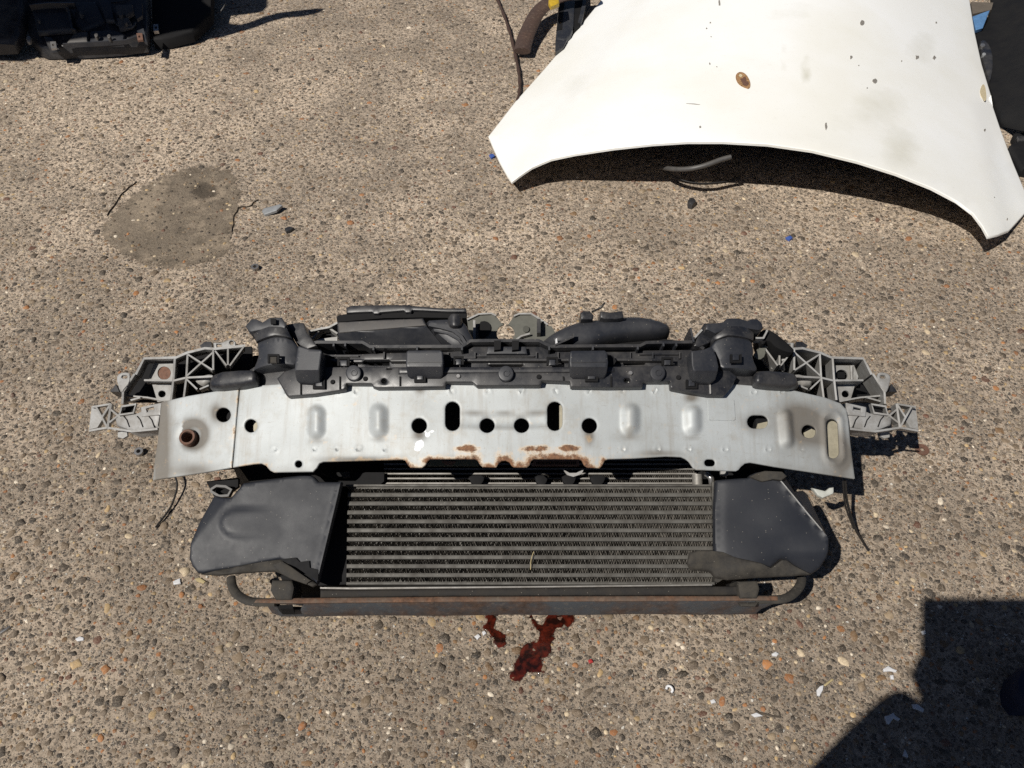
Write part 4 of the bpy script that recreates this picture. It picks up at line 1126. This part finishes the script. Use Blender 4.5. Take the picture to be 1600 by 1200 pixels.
wall('scuffed_crease', [(1220, 751), (1240, 775), (1262, 802), (1285, 829)], ob(.0285), M['grey'], A2, width=.0014, depth=.003)
plate('corner_foot', [(1120, 893), (1127, 893), (1130, 905), (1122, 910), (1116, 908)], ob(.008), M['rubber'], A2, depth=.02)

# lower cross member ----------------------------------------------------
def zcx(px, py): return .105
XM = plate('cross_member', [(396, 942), (400, 936), (440, 934.5), (700, 932), (1000, 931), (1216, 931), (1216, 938.5), (1000, 939.5), (700, 940.5), (440, 943)], zcx, M['flange'], FE, depth=.008, edge=(2, .002))
plate('front_face', [(414, 944), (440, 942.5), (700, 940), (1000, 939), (1222, 938), (1208, 946), (1190, 953), (1181, 961), (1000, 961), (800, 962), (600, 963), (440, 964), (425, 959)], lambda x, y: .100 - (y - 940) * .0022, M['cross'], XM,
      depth=.01, step=14, edge=(2, .003), holes=[[(431, 945), (474, 945), (469, 952), (437, 952)]], relief=lambda P: .0015 * np.sin(P[:, 0] * .03), into=Vector((0, .75, -.66)))
plate('rubber_strip', [(500, 921.5), (548, 922), (820, 919), (1116, 916), (1172, 916), (1172, 930), (1000, 930.5), (700, 931.5), (500, 934)], ob(-.02), M['strip'], XM, depth=.03, edge=(2, .003))
def strap(pts, name='tow_loop'):
    W = spline([at(x, y, z) for x, y, z in pts], 6)
    return tube(name, W, .0075, M['rubber'], XM, flat=.55, n=10)
strap([(361, 902, .085), (363, 916, .09), (371, 929, .095), (386, 938, .1), (404, 941, .1), (430, 941, .1)])
strap([(1253, 902, .085), (1250, 915, .09), (1240, 927, .095), (1226, 935, .1), (1205, 937, .1), (1180, 937, .1)])
for poly in ([(424, 906), (456, 906), (460, 918), (456, 938), (430, 938), (421, 922)], [(1153, 908), (1184, 907), (1188, 920), (1184, 935), (1157, 935), (1154, 922)]):
    plate('rubber_mount', poly, ob(-.008), M['rubber'], XM, depth=.05, edge=(4, .006), step=8)
plate('lower_bracket', [(432, 945), (457, 945), (458, 951), (438, 951)], .092, M['dark'], XM, depth=.02, into=DOWN)
plate('mount_foot', [(1154, 941), (1186, 941), (1180, 948), (1158, 947)], .1075, M['rubber'], XM, depth=.006, edge=(2, .002))
wall('left_clip', [(330, 764), (338, 759), (352, 760), (361, 765), (356, 774), (342, 775), (330, 768)], ob(-.02), M['loop'], FE, width=.004, depth=.012, closed=True)
plate('left_tab', [(322, 752), (372, 746), (372, 760), (350, 776), (333, 774)], ob(-.035), M['dark'], FE, depth=.01)
plate('white_tab', [(1269, 762), (1290, 767), (1296, 762), (1303, 761), (1303, 771), (1296, 774), (1286, 778), (1278, 774)], ob(-.02), M['tab'], FE, depth=.006, edge=(2, .002))
# loose wires
tube('wire', spline([at(272, 742, .02), at(277, 758, .016), at(270, 785, .009), at(258, 805, .006), at(243, 824, .004)]), .0018, M['wire'], FE)
tube('wire', spline([at(1320, 750, .17), at(1324, 785, .12), at(1336, 825, .06), at(1348, 846, .02), at(1357, 860, .004)]), .0022, M['wire'], FE)
tube('wire', spline([at(1317, 752, .17), at(1321, 790, .12), at(1334, 826, .06)]), .0016, M['wire'], FE)

# ------------------------------------------------------------------ white bonnet
def lerp_tab(tab, t):
    return float(np.interp(t, [a for a, _ in tab], [b for _, b in tab]))
LEFT = [(-75, 990), (0, 934), (60, 885), (100, 851), (150, 806), (205, 763), (280, 800), (300, 815), (380, 900)]
RIGHT = [(-75, 1506), (0, 1515), (50, 1523), (100, 1534), (150, 1549), (200, 1566), (250, 1585), (300, 1606), (318, 1613), (370, 1550)]
def zhood(px, py):
    l, r = lerp_tab(LEFT, min(py, 205)), lerp_tab(RIGHT, min(py, 318))
    u = max(-1.0, min(1.0, (px - (l + r) / 2) / ((r - l) / 2)))
    c = .165 * (1 - abs(u) ** 2.3)
    return .022 + c + .02 * max(0.0, min(1.0, (200 - py) / 260.0))
front = [(800, 280), (812, 272), (832, 260), (862, 248), (900, 240), (960, 231), (1020, 224.5), (1075, 221), (1130, 221), (1200, 225), (1270, 235), (1340, 252), (1400, 271), (1455, 293), (1495, 314), (1520, 333), (1535, 353), (1544, 370)]
hood_outer = [(763, 205), (780, 243)] + front + [(1560, 366), (1578, 357), (1598, 335), (1613, 318), (1606, 300), (1585, 250), (1566, 200), (1549, 150), (1534, 100), (1523, 50), (1515, 0), (1506, -75), (1250, -85), (990, -75), (934, 0), (885, 60), (851, 100), (806, 150)]
HD = empty('car_bonnet', at(1180, 100, 0), 'white car bonnet with rust spots and grey chips, lying face up on the concrete', 'bonnet')
def hood_rel(P):
    # pressed line from the left corner, and one from the right
    a = np.array([800, 280.]); b_ = np.array([985, 20.]); n_ = np.array([260, 185.]) / 319
    s = (P - a) @ n_
    h = -.016 * (1 / (1 + np.exp(s / 7))) 
    a2 = np.array([1575, 350.]); n2 = np.array([300, -60.]) / 306
    h += -.008 / (1 + np.exp(-((P - a2) @ n2 + 3) / 5)) * (P[:, 1] > 150)
    return h
skin = plate('bonnet_skin', densify(hood_outer, 14), zhood, M['white'], HD, depth=.006, step=14, edge=(1.5, .0012), relief=hood_rel, into=DOWN, smooth=50,
             attrs={'stain': lambda P: np.clip(sum(k * np.exp(-(((P[:, 0] - x) / w) ** 2 + ((P[:, 1] - y) / h) ** 2)) for x, y, w, h, k in
                    ((1259, 112, 7, 26, .8), (1224, 90, 6, 30, .45), (1375, 160, 45, 28, .5), (1408, 235, 34, 34, .6), (1440, 75, 30, 40, .4), (1330, 195, 60, 20, .3), (900, 130, 50, 40, .3), (1240, 20, 60, 20, .35), (1500, 320, 30, 14, .3))), 0, 1)})
def on_hood(px, py, poly, name, mat, t=.0012, parent=None, dz=.0012):
    return plate(name, poly, lambda x, y: zhood(x, y) + dz + float(hood_rel(np.array([[px, py]]))[0]), mat, parent or HD, depth=t + .001, into=DOWN)
def blot(cx, cy, r, ry, rot=0, n=9, j=.3):
    out = []
    for i in range(n):
        a = 2 * math.pi * i / n; k = 1 + random.uniform(-j, j)
        x, y = r * k * math.cos(a), ry * k * math.sin(a)
        out.append((cx + x * math.cos(rot) - y * math.sin(rot), cy + x * math.sin(rot) + y * math.cos(rot)))
    return out
rs1 = on_hood(1160, 125, chaikin([(1149, 118), (1153, 113), (1159, 112), (1166, 116), (1171, 124), (1173, 132), (1171, 139), (1164, 137), (1156, 133), (1151, 127)], 1), 'rust_spot', M['leaf'], .001)
on_hood(1161, 126, blot(1163, 128, 5, 7, -.5, 12, .35), 'rust_core', M['rust_brown'], .0004, rs1, .0016)
on_hood(1157, 118, blot(1157, 118, 3, 2.4, 0, 10, .3), 'rust_core', M['leaf_pale'], .0004, rs1, .0016)
on_hood(1537, 146, chaikin([(1531, 141), (1535, 131), (1539, 133), (1541, 145), (1541.5, 154), (1540, 158), (1536, 154), (1532, 148)], 1), 'rust_spot', M['leaf_pale'], .001)
for x, y, r, ry in ((1347, 36, 4, 4.4), (1463, 35, 1.4, 1.8), (1330, 89, 2.4, 3), (1433, 89, 2.8, 3.2), (1460, 90, 2.8, 3), (1366, 126, 4.2, 4), (1355, 137, 1.2, 1), (1342, 102, 1, .8), (1291, 197, 1.8, 6.5), (1539, 203, 1.6, 2.2), (1124, 5, 1.8, 5),
                   (1110, 35, 1.6, 1.2), (1104, 44, 1.2, 1.6), (1111, 57, .9, .9), (1109, 99, 1, 2), (1094, 198, 1.8, 1.8), (1120, 104, .8, .6), (1409, 95, .9, 1.4), (1574, 342, 1, 1.8), (1554, 308, .8, .8)):
    on_hood(x, y, blot(x, y, r * .85, ry * .85, 0, 11, .4), 'paint_chip', M['chip'], .0006)
on_hood(1088, 162, [(1072, 161.4), (1085, 161.8), (1094, 163.2), (1085, 162.6)], 'scratch', M['chip'], .0005)
# dark underside frame of the bonnet
plate('inner_frame', [(900, 214), (1075, 203), (1270, 216), (1440, 262), (1515, 318), (1500, 160), (1460, -60), (1060, -60), (930, 120)], lambda x, y: max(.012, zhood(x, y) - .04), M['dark'], HD, depth=.006, step=40, into=DOWN)
tube('grey_hose', spline([at(1032, 261, .035), at(1050, 264, .055), at(1075, 264, .066), at(1100, 259, .072), at(1125, 250, .078), at(1142, 245, .08)]), [.004] * 6 * 4 + [.0075] * 7, M['loop'], HD) if False else \
tube('grey_hose', spline([at(1032, 261, .05), at(1050, 264, .078), at(1075, 264, .098), at(1100, 259, .112), at(1125, 250, .122), at(1142, 245, .128)]), .0065, M['loop'], HD)
tube('cable', spline([at(1142, 245, .08), at(1150, 258, .05), at(1156, 275, .012), at(1130, 284, .006), at(1090, 286, .006), at(1060, 279, .012), at(1036, 264, .03)]), .0022, M['wire'], HD)

# ------------------------------------------------------------------ dark engine tray, top left
ET = empty('black_plastic_tray', at(140, 60, 0), 'black plastic car tray with square clip nuts, lying in the shade at the top left', 'car part')
zt = lambda d: (lambda x, y: .042 + (80 - y) * .0008 + d)
base_t = plate('tray_body', [(44, -60), (40, 30), (44, 55), (56, 67), (66, 72), (120, 71), (180, 67), (226, 61), (230, 40), (228, -60)], zt(0), M['black'], ET, depth=.036, edge=(5, .008), step=14, into=DOWN)
plate('recess_panel', [(48, 8), (106, 5), (112, 44), (58, 48)], zt(.014), M['black_soft'], ET, depth=.014, edge=(3, .004), into=DOWN)
plate('recess_panel', [(118, 2), (150, 2), (162, 30), (128, 46), (116, 40)], zt(.01), M['black_soft'], ET, depth=.012, edge=(3, .004), into=DOWN)
plate('recess_panel', [(150, -10), (172, 2), (178, 30), (165, 30)], zt(.016), M['black_soft'], ET, depth=.012, edge=(2, .003), into=DOWN)
plate('recess_panel', [(140, 48), (176, 46), (194, 52), (192, 66), (140, 68)], zt(.008), M['black_soft'], ET, depth=.01, edge=(3, .004), into=DOWN)
plate('lifted_tab', [(214, 2), (222, 4), (222, 24), (214, 30), (210, 22)], zt(.02), M['black_soft'], ET, depth=.01, into=DOWN)
wall('tray_rib', [(46, 7), (78, 4), (116, 4)], zt(.024), M['black'], ET, width=.006, depth=.02, into=DOWN)
wall('tray_rib', [(106, 12), (112, 44), (118, 46)], zt(.02), M['black'], ET, width=.006, depth=.02, into=DOWN)
wall('tray_rib', [(98, 68), (150, 65), (196, 62), (214, 56)], zt(.012), M['black_soft'], ET, width=.006, depth=.014, into=DOWN)
plate('strut', [(68, 56), (80, 58), (90, 68), (92, 76), (80, 78), (72, 66)], zt(.012), M['black'], ET, depth=.012, edge=(2, .003), into=DOWN)
for x, y, m_ in ((83, 70, 'steel'), (218, 57, 'rust_brown')):
    plate('clip_nut', [(x - 5, y - 5), (x + 4, y - 5.5), (x + 5.5, y + 5), (x - 3, y + 6)], zt(.022), M[m_], ET, depth=.006, holes=[circ(x, y, 2, n=8)], into=DOWN)
plate('bright_tip', circ(44, 59, 4, 5, n=10), zt(.012), M['bright'], ET, depth=.008, pillow=(3, .005), into=DOWN)
plate('gusset', [(214, 48), (224, 44), (230, 67), (222, 62)], zt(.018), M['black_soft'], ET, depth=.008, into=DOWN)
tube('tray_hose', spline([at(52, 2, .10), at(90, -4, .11), at(128, -2, .10), at(160, 6, .095), at(196, 4, .10), at(226, -6, .10)]), .008, M['wire'], ET)
tube('tray_cable', spline([at(176, 30, .075), at(186, 40, .08), at(204, 44, .08), at(212, 36, .078)]), .004, M['loop'], ET)
for x, y, r in ((60, 30, 2), (104, 12, 2), (126, 20, 3), (150, 54, 3), (170, 56, 3), (188, 22, 3), (196, 34, 2.5)):
    plate('rivet', circ(x, y, r, n=10), zt(.021), M['dusty'], ET, depth=.012, edge=(1, .001), into=DOWN)
for q in ([(180, 8), (206, 6), (208, 18), (196, 24), (182, 20)], [(182, 28), (200, 26), (206, 38), (186, 44)], [(118, 50), (136, 49), (136, 64), (104, 66)]):
    plate('bracket_piece', q, zt(.014), M['dusty'], ET, depth=.012, edge=(2, .003), into=DOWN)
ETB = empty('black_splash_guard', at(-20, 40, 0), 'black splash guard at the picture\'s left edge beside the shaded plastic tray', 'car part')
plate('guard_shell', [(-160, -70), (34, -70), (36, 20), (30, 50), (20, 66), (-160, 70)], lambda x, y: .05 + (80 - y) * .001, M['black'], ETB, depth=.03, edge=(8, .015), step=16, into=DOWN, relief=lambda P: .006 * np.sin(P[:, 0] * .08))
plate('guard_lip', [(-160, 64), (20, 60), (26, 69), (-160, 75)], .04, M['dark'], ETB, depth=.03, into=DOWN)
PT = empty('black_engine_mount', at(262, 20, 0), 'black plastic carrier with one square nut, in shade beside the tray', 'car part')
plate('carrier_body', [(234, -60), (238, 60), (262, 58), (300, 48), (330, 20), (332, -60)], lambda x, y: .035 + (70 - y) * .0006, M['dark'], PT, depth=.03, edge=(5, .008), into=DOWN)
plate('clip_nut', [(239, 38), (247, 37.5), (247.5, 48), (240, 48.5)], lambda x, y: .058, M['steel'], PT, depth=.01, holes=[circ(243.5, 43, 2.2, n=8)], into=DOWN)
tube('cable', spline([at(352, 2, .05), at(350, 10, .045), at(343, 20, .03)]), .002, M['loop'], PT)

# added rack out of view; its top sheet is shaped to shade that corner
RK = empty('shade_rack', (-2.6, 2.9, 0), 'added unseen rack with a dark sheet shaped to shade the corner', 'rack')
shadow_outline = [(-230, 94), (0, 92), (40, 93), (70, 88), (110, 86), (150, 84), (180, 81), (215, 78), (240, 76), (262, 70), (300, 63), (330, 59), (352, 56), (380, 48), (404, 41), (430, 31), (455, 25), (480, 23), (500, 19), (508, 14), (496, 13), (470, 16), (440, 19), (415, 25), (398, 32), (378, 38), (362, 37),
                (356, 34), (348, 28), (352, 24), (390, 20), (412, 17), (418, 10), (420, -40), (400, -120), (-230, -120)]
hz = 1.0
bmr = bmesh.new()
sun_d_ = Vector((SHADOW.x, SHADOW.y, 0))
gp = [at(x, y, 0) for x, y in shadow_outline]
tv = [bmr.verts.new((p.x - SHADOW.x * hz, p.y - SHADOW.y * hz, hz)) for p in gp]
f = bmr.faces.new(tv)
r_ = bmesh.ops.extrude_face_region(bmr, geom=[f])
for v in r_['geom']:
    if isinstance(v, bmesh.types.BMVert): v.co.z -= .025
bmesh.ops.triangulate(bmr, faces=bmr.faces)
link('shade_sheet', finish(bmr, 'shade_sheet', 30), M['black'], RK)
for x, y in ((-3.2, 2.3), (-2.35, 2.3), (-3.2, 3.6), (-2.35, 3.6)):
    bmr = bmesh.new(); bmesh.ops.create_cube(bmr, size=1, matrix=Matrix.Translation((x, y, .4845)) @ Matrix.Diagonal((.05, .05, .969, 1)))
    link('post', finish(bmr, 'post', 0), M['rack'], RK)
bmr = bmesh.new(); bmesh.ops.create_cube(bmr, size=1, matrix=Matrix.Translation((-2.775, 2.95, .4)) @ Matrix.Diagonal((.95, 1.4, .03, 1)))
link('shelf', finish(bmr, 'shelf', 0), M['rack'], RK)

# ------------------------------------------------------------------ parts at the top, left of the bonnet
RB = empty('rusty_curved_bracket', at(845, 40, 0), 'dark brown curved metal strip lying beside the bonnet\'s upper left edge', 'bracket')
W = spline([at(816, 80, .028), at(820, 62, .036), at(828, 42, .045), at(840, 20, .055), at(858, 4, .065), at(885, -6, .07), at(930, -12, .07)], 6)
link('curved_strip', tube_mesh('curved_strip', W, .027, n=12, flat=.45), M['brown'], RB)
plate('yellow_clip', [(858, -8), (872, -10), (874, 3), (868, 6), (861, 9), (857, 2)], .11, M['yellow'], RB, depth=.012, edge=(2, .003), into=DOWN)
DP = empty('grey_plastic_pillar', at(890, 40, 0), 'slotted dark grey plastic strip running under the white bonnet\'s upper left edge', 'car part')
sp = plate('strip_body', [(874, -60), (900, -60), (899, 0), (897, 40), (892, 54), (882, 62), (868, 60), (870, 40), (873, 0)], .034, M['black_soft'], DP, depth=.03, edge=(4, .006), step=10, into=DOWN)
plate('slot', [(874, 2), (882, 2), (878, 46), (870, 47)], .0355, M['dark'], DP, depth=.004, into=DOWN)
plate('side_rail', [(899, -60), (925, -60), (914, 10), (905, 40), (897, 46), (898, 0)], .03, M['dark'], DP, depth=.025, into=DOWN)
wall('side_rib', [(914, -40), (913, 5), (906, 34)], .035, M['black_soft'], DP, width=.012, depth=.02, into=DOWN)
plate('foot', [(868, 62), (886, 62), (880, 74), (868, 81)], .03, M['black_soft'], DP, depth=.025, into=DOWN)
tw = spline([at(768, -20, .008), at(782, 10, .01), at(795, 45, .012), at(804, 80, .012), at(811, 115, .012), at(812, 140, .010), at(808, 160, .006)], 6)
tg = tube('twig', tw, [.0052 + .0012 * math.sin(i * 1.7) for i in range(len(tw))], M['twig'])
tag(tg, 'thin brown twig lying on the concrete with its end by the bonnet edge', 'twig')

# right of the bonnet
BP = empty('black_wheel_arch_liner', at(1600, 100, 0), 'large black plastic arch liner lying at the right edge beyond the bonnet', 'car part')
plate('liner_shell', [(1552, -60), (1550, 5), (1544, 30), (1535, 44), (1524, 47), (1529, 75), (1536, 102), (1545, 131), (1553, 156), (1563, 185), (1610, 194), (1760, 200), (1760, -60)], lambda x, y: .018 + .0012 * max(0, x - 1560), M['dark'], BP, depth=.012, edge=(6, .012), step=16, into=DOWN)
plate('arch_band', chaikin([(1530, 62), (1542, 60), (1552, 80), (1553, 105), (1548, 128), (1545, 125), (1535, 92)], 1), lambda x, y: .024, M['black'], BP, depth=.008, edge=(4, .006), step=10, into=DOWN)
plate('bolt_head', circ(1536, 70, 4, 3, n=12), lambda x, y: .029, M['steel'], BP, depth=.012, edge=(1, .001), into=DOWN)
plate('bolt_head', circ(1538, 84, 3, 2.3, n=12), lambda x, y: .029, M['grey_flake'], BP, depth=.012, edge=(1, .001), into=DOWN)
bl = plate('blue_plastic_scrap', [(1520, 25), (1547, 15), (1536, 43), (1525, 46.5)], .03, M['blue_pale'], None, depth=.01, edge=(2, .002), into=DOWN)
tag(bl, 'faded blue plastic scrap between the bonnet and the black arch liner', 'car part')
bd = plate('wooden_board', [(1517, 3), (1552, 4), (1549, 15), (1520, 22)], .02, flat('grey_wood', (.12, .10, .08), .8), None, depth=.018, into=DOWN)
tag(bd, 'weathered grey wooden board behind the blue plastic scrap', 'board')
BT = empty('black_trim_piece', at(1590, 232, 0), 'small black trim piece lying by the right edge below the arch liner', 'car part')
plate('trim_body', [(1585, 207), (1660, 203), (1680, 270), (1600, 262), (1578, 226), (1590, 220)], .03, M['dark'], BT, depth=.025, edge=(3, .005), into=DOWN)
plate('trim_lip', [(1590, 212), (1660, 208), (1662, 214), (1592, 219)], .036, M['black'], BT, depth=.006, edge=(2, .002), into=DOWN)

# ------------------------------------------------------------------ spilled red fluid
def spill(poly, label):
    o = plate('red_fluid_spill', chaikin([(x + random.uniform(-2.6, 2.6), y + random.uniform(-2.4, 2.4)) for x, y in densify(poly, 4.5)], 1), .0022, M['fluid'], None, depth=.002, pillow=(5, .0017), step=3.5, into=DOWN, smooth=60,
              attrs={'rim': lambda P, q=poly: np.clip(dist_to(P, q) / 9, 0, 1)})
    tag(o, label, 'spill', 'red fluid spills in front of the front end')
spill([(756, 958), (780, 958), (776, 972), (774, 982), (784, 986), (792, 994), (793, 1004), (788, 1012), (780, 1014), (770, 1006), (768, 996), (760, 988), (754, 980), (758, 972)], 'smaller dark red fluid spill left of the large one')
spill([(818, 958), (832, 958), (838, 968), (844, 974), (850, 968), (856, 958), (894, 956), (902, 966), (896, 974), (886, 984), (872, 982), (866, 990), (868, 998), (862, 1008), (864, 1020), (856, 1028), (846, 1030), (850, 1040), (852, 1048), (846, 1055), (834, 1052),
       (824, 1052), (818, 1060), (812, 1068), (802, 1068), (794, 1060), (796, 1050), (802, 1044), (800, 1034), (808, 1026), (812, 1012), (820, 1004), (832, 1000), (838, 1002), (840, 990), (834, 980), (828, 970)], 'larger branching dark red fluid spill under the rusty cross member')

# ------------------------------------------------------------------ litter
def ring(px, py, r0, r1, h, mat, name, label, cat, tilt=(0, 0, 1)):
    o = lathe(name, [(r0, 0), (r0, h), (r1, h), (r1, 0)], at(px, py, .002), M[mat], None, axis=Vector(tilt).normalized(), n=18, ring=True)
    tag(o, label, cat)
ring(218.5, 708, .0042, .0085, .009, 'steel', 'spacer_ring', 'small pale metal ring on the concrete left of the crash beam end', 'ring', (.05, -.2, 1))
ring(399.5, 420, .0045, .0088, .009, 'steel', 'hexagon_nut', 'small grey metal nut on the concrete below the mortar patch', 'nut', (0, -.15, 1))
ring(1440.5, 703, .0045, .0135, .0025, 'rust_brown', 'washer', 'flat rusty washer at the tip of the right bracket\'s shadow', 'washer')
def shard(name, poly, mat, label, cat, h=.004, z=None):
    o = plate(name, poly, z or (h + .001), M[mat], None, depth=h, edge=(1.2, h * .3), into=DOWN)
    tag(o, label, cat)
    return o
shard('metal_sheet_scrap', [(409, 329), (412, 325), (428, 321), (436, 318.5), (441, 320), (432, 328), (413, 334.5)], 'grey_flake', 'grey bent scrap of sheet metal right of the mortar patch', 'scrap', .006, lambda x, y: .006 + (x - 409) * .0004)
shard('black_plastic_crumb', [(444, 356), (452, 353), (459, 355), (452, 360), (447, 361)], 'black', 'black plastic crumb below the grey metal scrap', 'crumb', .008)
shard('black_rubber_block', [(1075, 312), (1079, 307), (1086, 309), (1088, 314), (1082, 319), (1076, 317)], 'black', 'small black rubber block in front of the bonnet', 'block', .016)
shard('blue_plastic_crumb', [(1228, 370), (1235, 367), (1239, 371), (1234, 374)], 'blue', 'blue plastic crumb in front of the bonnet\'s middle', 'crumb', .006)
shard('blue_plastic_crumb', [(764, 241), (770, 239), (774, 243), (768, 246)], 'blue', 'blue plastic crumb beside the bonnet\'s left corner', 'crumb', .006)
shard('red_plastic_crumb', [(919, 1031), (924, 1029), (927, 1034), (921, 1036)], 'red', 'tiny red crumb right of the large spill', 'crumb', .003)
shard('white_shard', [(1276, 1078), (1281, 1072), (1287, 1070), (1286, 1078), (1281, 1087), (1277, 1086)], 'shard', 'long white shard on lit concrete left of the big shadow', 'shard', .003)
shard('yellow_straw_bit', [(1287, 1070), (1300, 1060), (1303, 1062), (1290, 1072)], 'straw', 'yellow straw bit touching the long white shard', 'straw', .002)
for poly, lab in (([(1380, 1045), (1388, 1040), (1394, 1044), (1402, 1047), (1400, 1050), (1390, 1048), (1381, 1049)], 'white flake above the edge of the big shadow'),
                  ([(1391, 1055), (1396, 1054), (1397, 1061), (1392, 1060)], 'tiny white flake just below the jagged one at the shadow edge'),
                  ([(1382, 1119), (1390, 1117), (1396, 1113), (1399, 1118), (1407, 1123), (1404, 1126), (1396, 1122), (1390, 1131), (1386, 1130)], 'jagged white flake crossing the edge of the big shadow'),
                  ([(1425, 1100), (1434, 1100), (1444, 1108), (1443, 1112), (1434, 1108), (1427, 1106)], 'white flake inside the big shadow near its slanting edge'),
                  ([(1411, 1180), (1414, 1170), (1419, 1180), (1419, 1183)], 'upright white splinter inside the shadow near the bottom edge'),
                  ([(1440, 986), (1446, 984), (1447, 990), (1442, 991)], 'tiny white flake just inside the top corner of the big shadow'),
                  ([(1206, 1021), (1212, 1018), (1217, 1021), (1214, 1025), (1207, 1024)], 'white flake on lit concrete below the right mount'),
                  ([(1174, 1116), (1182, 1113), (1192, 1118), (1180, 1120)], 'flat white flake beside the small crack'),
                  ([(1110, 1094), (1116, 1092), (1119, 1097), (1112, 1099)], 'small white flake right of the curled ring'),
                  ([(741, 994), (747, 990), (751, 994), (746, 999)], 'pale flake left of the smaller spill'),
                  ([(753, 987), (757, 985), (760, 989), (755, 993)], 'bright flake touching the smaller spill'),
                  ([(270, 908), (281, 903), (282, 911), (271, 913)], 'square cream stone chip below the left air guide'),
                  ([(304, 904), (312, 902), (321, 908), (318, 911), (308, 908)], 'yellowish chip under the left air guide corner'),
                  ([(117, 998), (124, 994), (131, 996), (130, 1000), (120, 1001)], 'oval white flake in the lower left')):
    shard('flake', poly, 'straw' if 'yellowish' in lab else 'shard', lab, 'flake', .0025)['group'] = 'pale flakes scattered on the concrete'
o = tube('curled_ring', spline([at(1041, 1077, .004), at(1043, 1072, .006), at(1048, 1073, .007), at(1051, 1078, .006), at(1049, 1082, .004)]), .0022, M['shard'])
tag(o, 'curled pale plastic ring on the concrete below the cross member', 'ring')
shard('wire_stub', [(0, 986), (8, 981), (15, 977), (16, 979), (8, 985), (0, 990)], 'steel', 'short bright metal stub at the left edge of the picture', 'scrap', .004)
o = plate('navy_cap', [(1700, 1030), (1600, 1036), (1588, 1046), (1583, 1064), (1586, 1082), (1598, 1098), (1700, 1105)], .05, M['navy'], None, depth=.045, edge=(8, .02), step=8, into=DOWN)
tag(o, 'dark navy rounded object cut by the right edge inside the big shadow', 'object')

# ------------------------------------------------------------------ the photographer, behind the lens
def skin_body(name, verts, edges, radii, mat, parent, levels=2):
    me = bpy.data.meshes.new(name); me.from_pydata(verts, edges, [])
    o = bpy.data.objects.new(name, me); col.objects.link(o)
    o.parent = parent; o.location = -world_loc(parent)
    me.materials.append(mat)
    o.modifiers.new('skin', 'SKIN'); s = o.modifiers.new('sub', 'SUBSURF'); s.levels = s.render_levels = levels
    for i, r in enumerate(radii): me.skin_vertices[0].data[i].radius = (r, r) if not hasattr(r, '__len__') else r
    me.skin_vertices[0].data[0].use_root = True
    return o
PS = empty('person', (0, -.4, 0), 'person in dark clothes standing behind the viewpoint holding up a tablet', 'person')
V = [(.08, -.30, .90), (.08, -.30, 1.08), (.09, -.26, 1.26), (.10, -.24, 1.40), (.10, -.24, 1.48), (.10, -.24, 1.57), (.10, -.235, 1.67),
     (-.085, -.25, 1.36), (-.125, -.19, 1.09), (-.035, -.125, 1.28), (.285, -.25, 1.36), (.36, -.18, 1.10), (.275, -.125, 1.28),
     (-.02, -.30, .84), (-.04, -.29, .47), (-.04, -.36, .09), (-.05, -.22, .045), (.18, -.30, .84), (.20, -.29, .47), (.20, -.36, .09), (.21, -.22, .045)]
E = [(0, 1), (1, 2), (2, 3), (3, 4), (4, 5), (5, 6), (3, 7), (7, 8), (8, 9), (3, 10), (10, 11), (11, 12), (0, 13), (13, 14), (14, 15), (15, 16), (0, 17), (17, 18), (18, 19), (19, 20)]
Rr = [.15, .15, .17, .10, .055, .085, .075, .075, .055, .034, .075, .055, .034, .09, .06, .04, .035, .09, .06, .04, .035]
skin_body('body', V, E, Rr, M['cloth'], PS)
fwd = Vector((0, CP, -SP)); upc = Vector((0, SP, CP))
for sx, cx in ((-1, -.005), (1, .245)):
    base_p = Vector((cx + sx * .03, 0, CAM_H)) - upc * .14 - fwd * .03
    hv = [base_p, base_p + upc * .035 - fwd * .02]; he = [(0, 1)]; hr = [.026, .024]
    for k in range(4):
        r0 = base_p + upc * (.012 + k * .017) + Vector((0, 0, 0)) - fwd * .012
        i = len(hv)
        hv += [r0, r0 + Vector((-sx * .022, 0, 0)) - fwd * -.012 * 0, r0 + Vector((-sx * .038, 0, 0)) - fwd * .010]
        he += [(0, i), (i, i + 1), (i + 1, i + 2)]; hr += [.009, .0085, .007]
    i = len(hv); t0 = base_p + upc * .0 - fwd * .03
    hv += [t0, t0 + Vector((-sx * .03, 0, .02))]; he += [(0, i), (i, i + 1)]; hr += [.011, .009]
    hv = [v - fwd * .01 for v in hv]
    skin_body('hand', [tuple(v) for v in hv], he, hr, M['skin'], PS, 1)
PH = empty('tablet', (.1, 0, CAM_H), 'dark tablet held level in both hands behind the viewpoint', 'tablet')
bmp = bmesh.new()
c = Vector((.107, 0, CAM_H)) - fwd * .008 - upc * .075
bmesh.ops.create_cube(bmp, size=1, matrix=Matrix.Translation(c) @ cam.rotation_euler.to_matrix().to_4x4() @ Matrix.Diagonal((.245, .172, .0072, 1)))
bmesh.ops.bevel(bmp, geom=bmp.edges[:], offset=.003, segments=2, affect='EDGES')
link('tablet_case', finish(bmp, 'tablet_case', 40), M['dark'], PH)
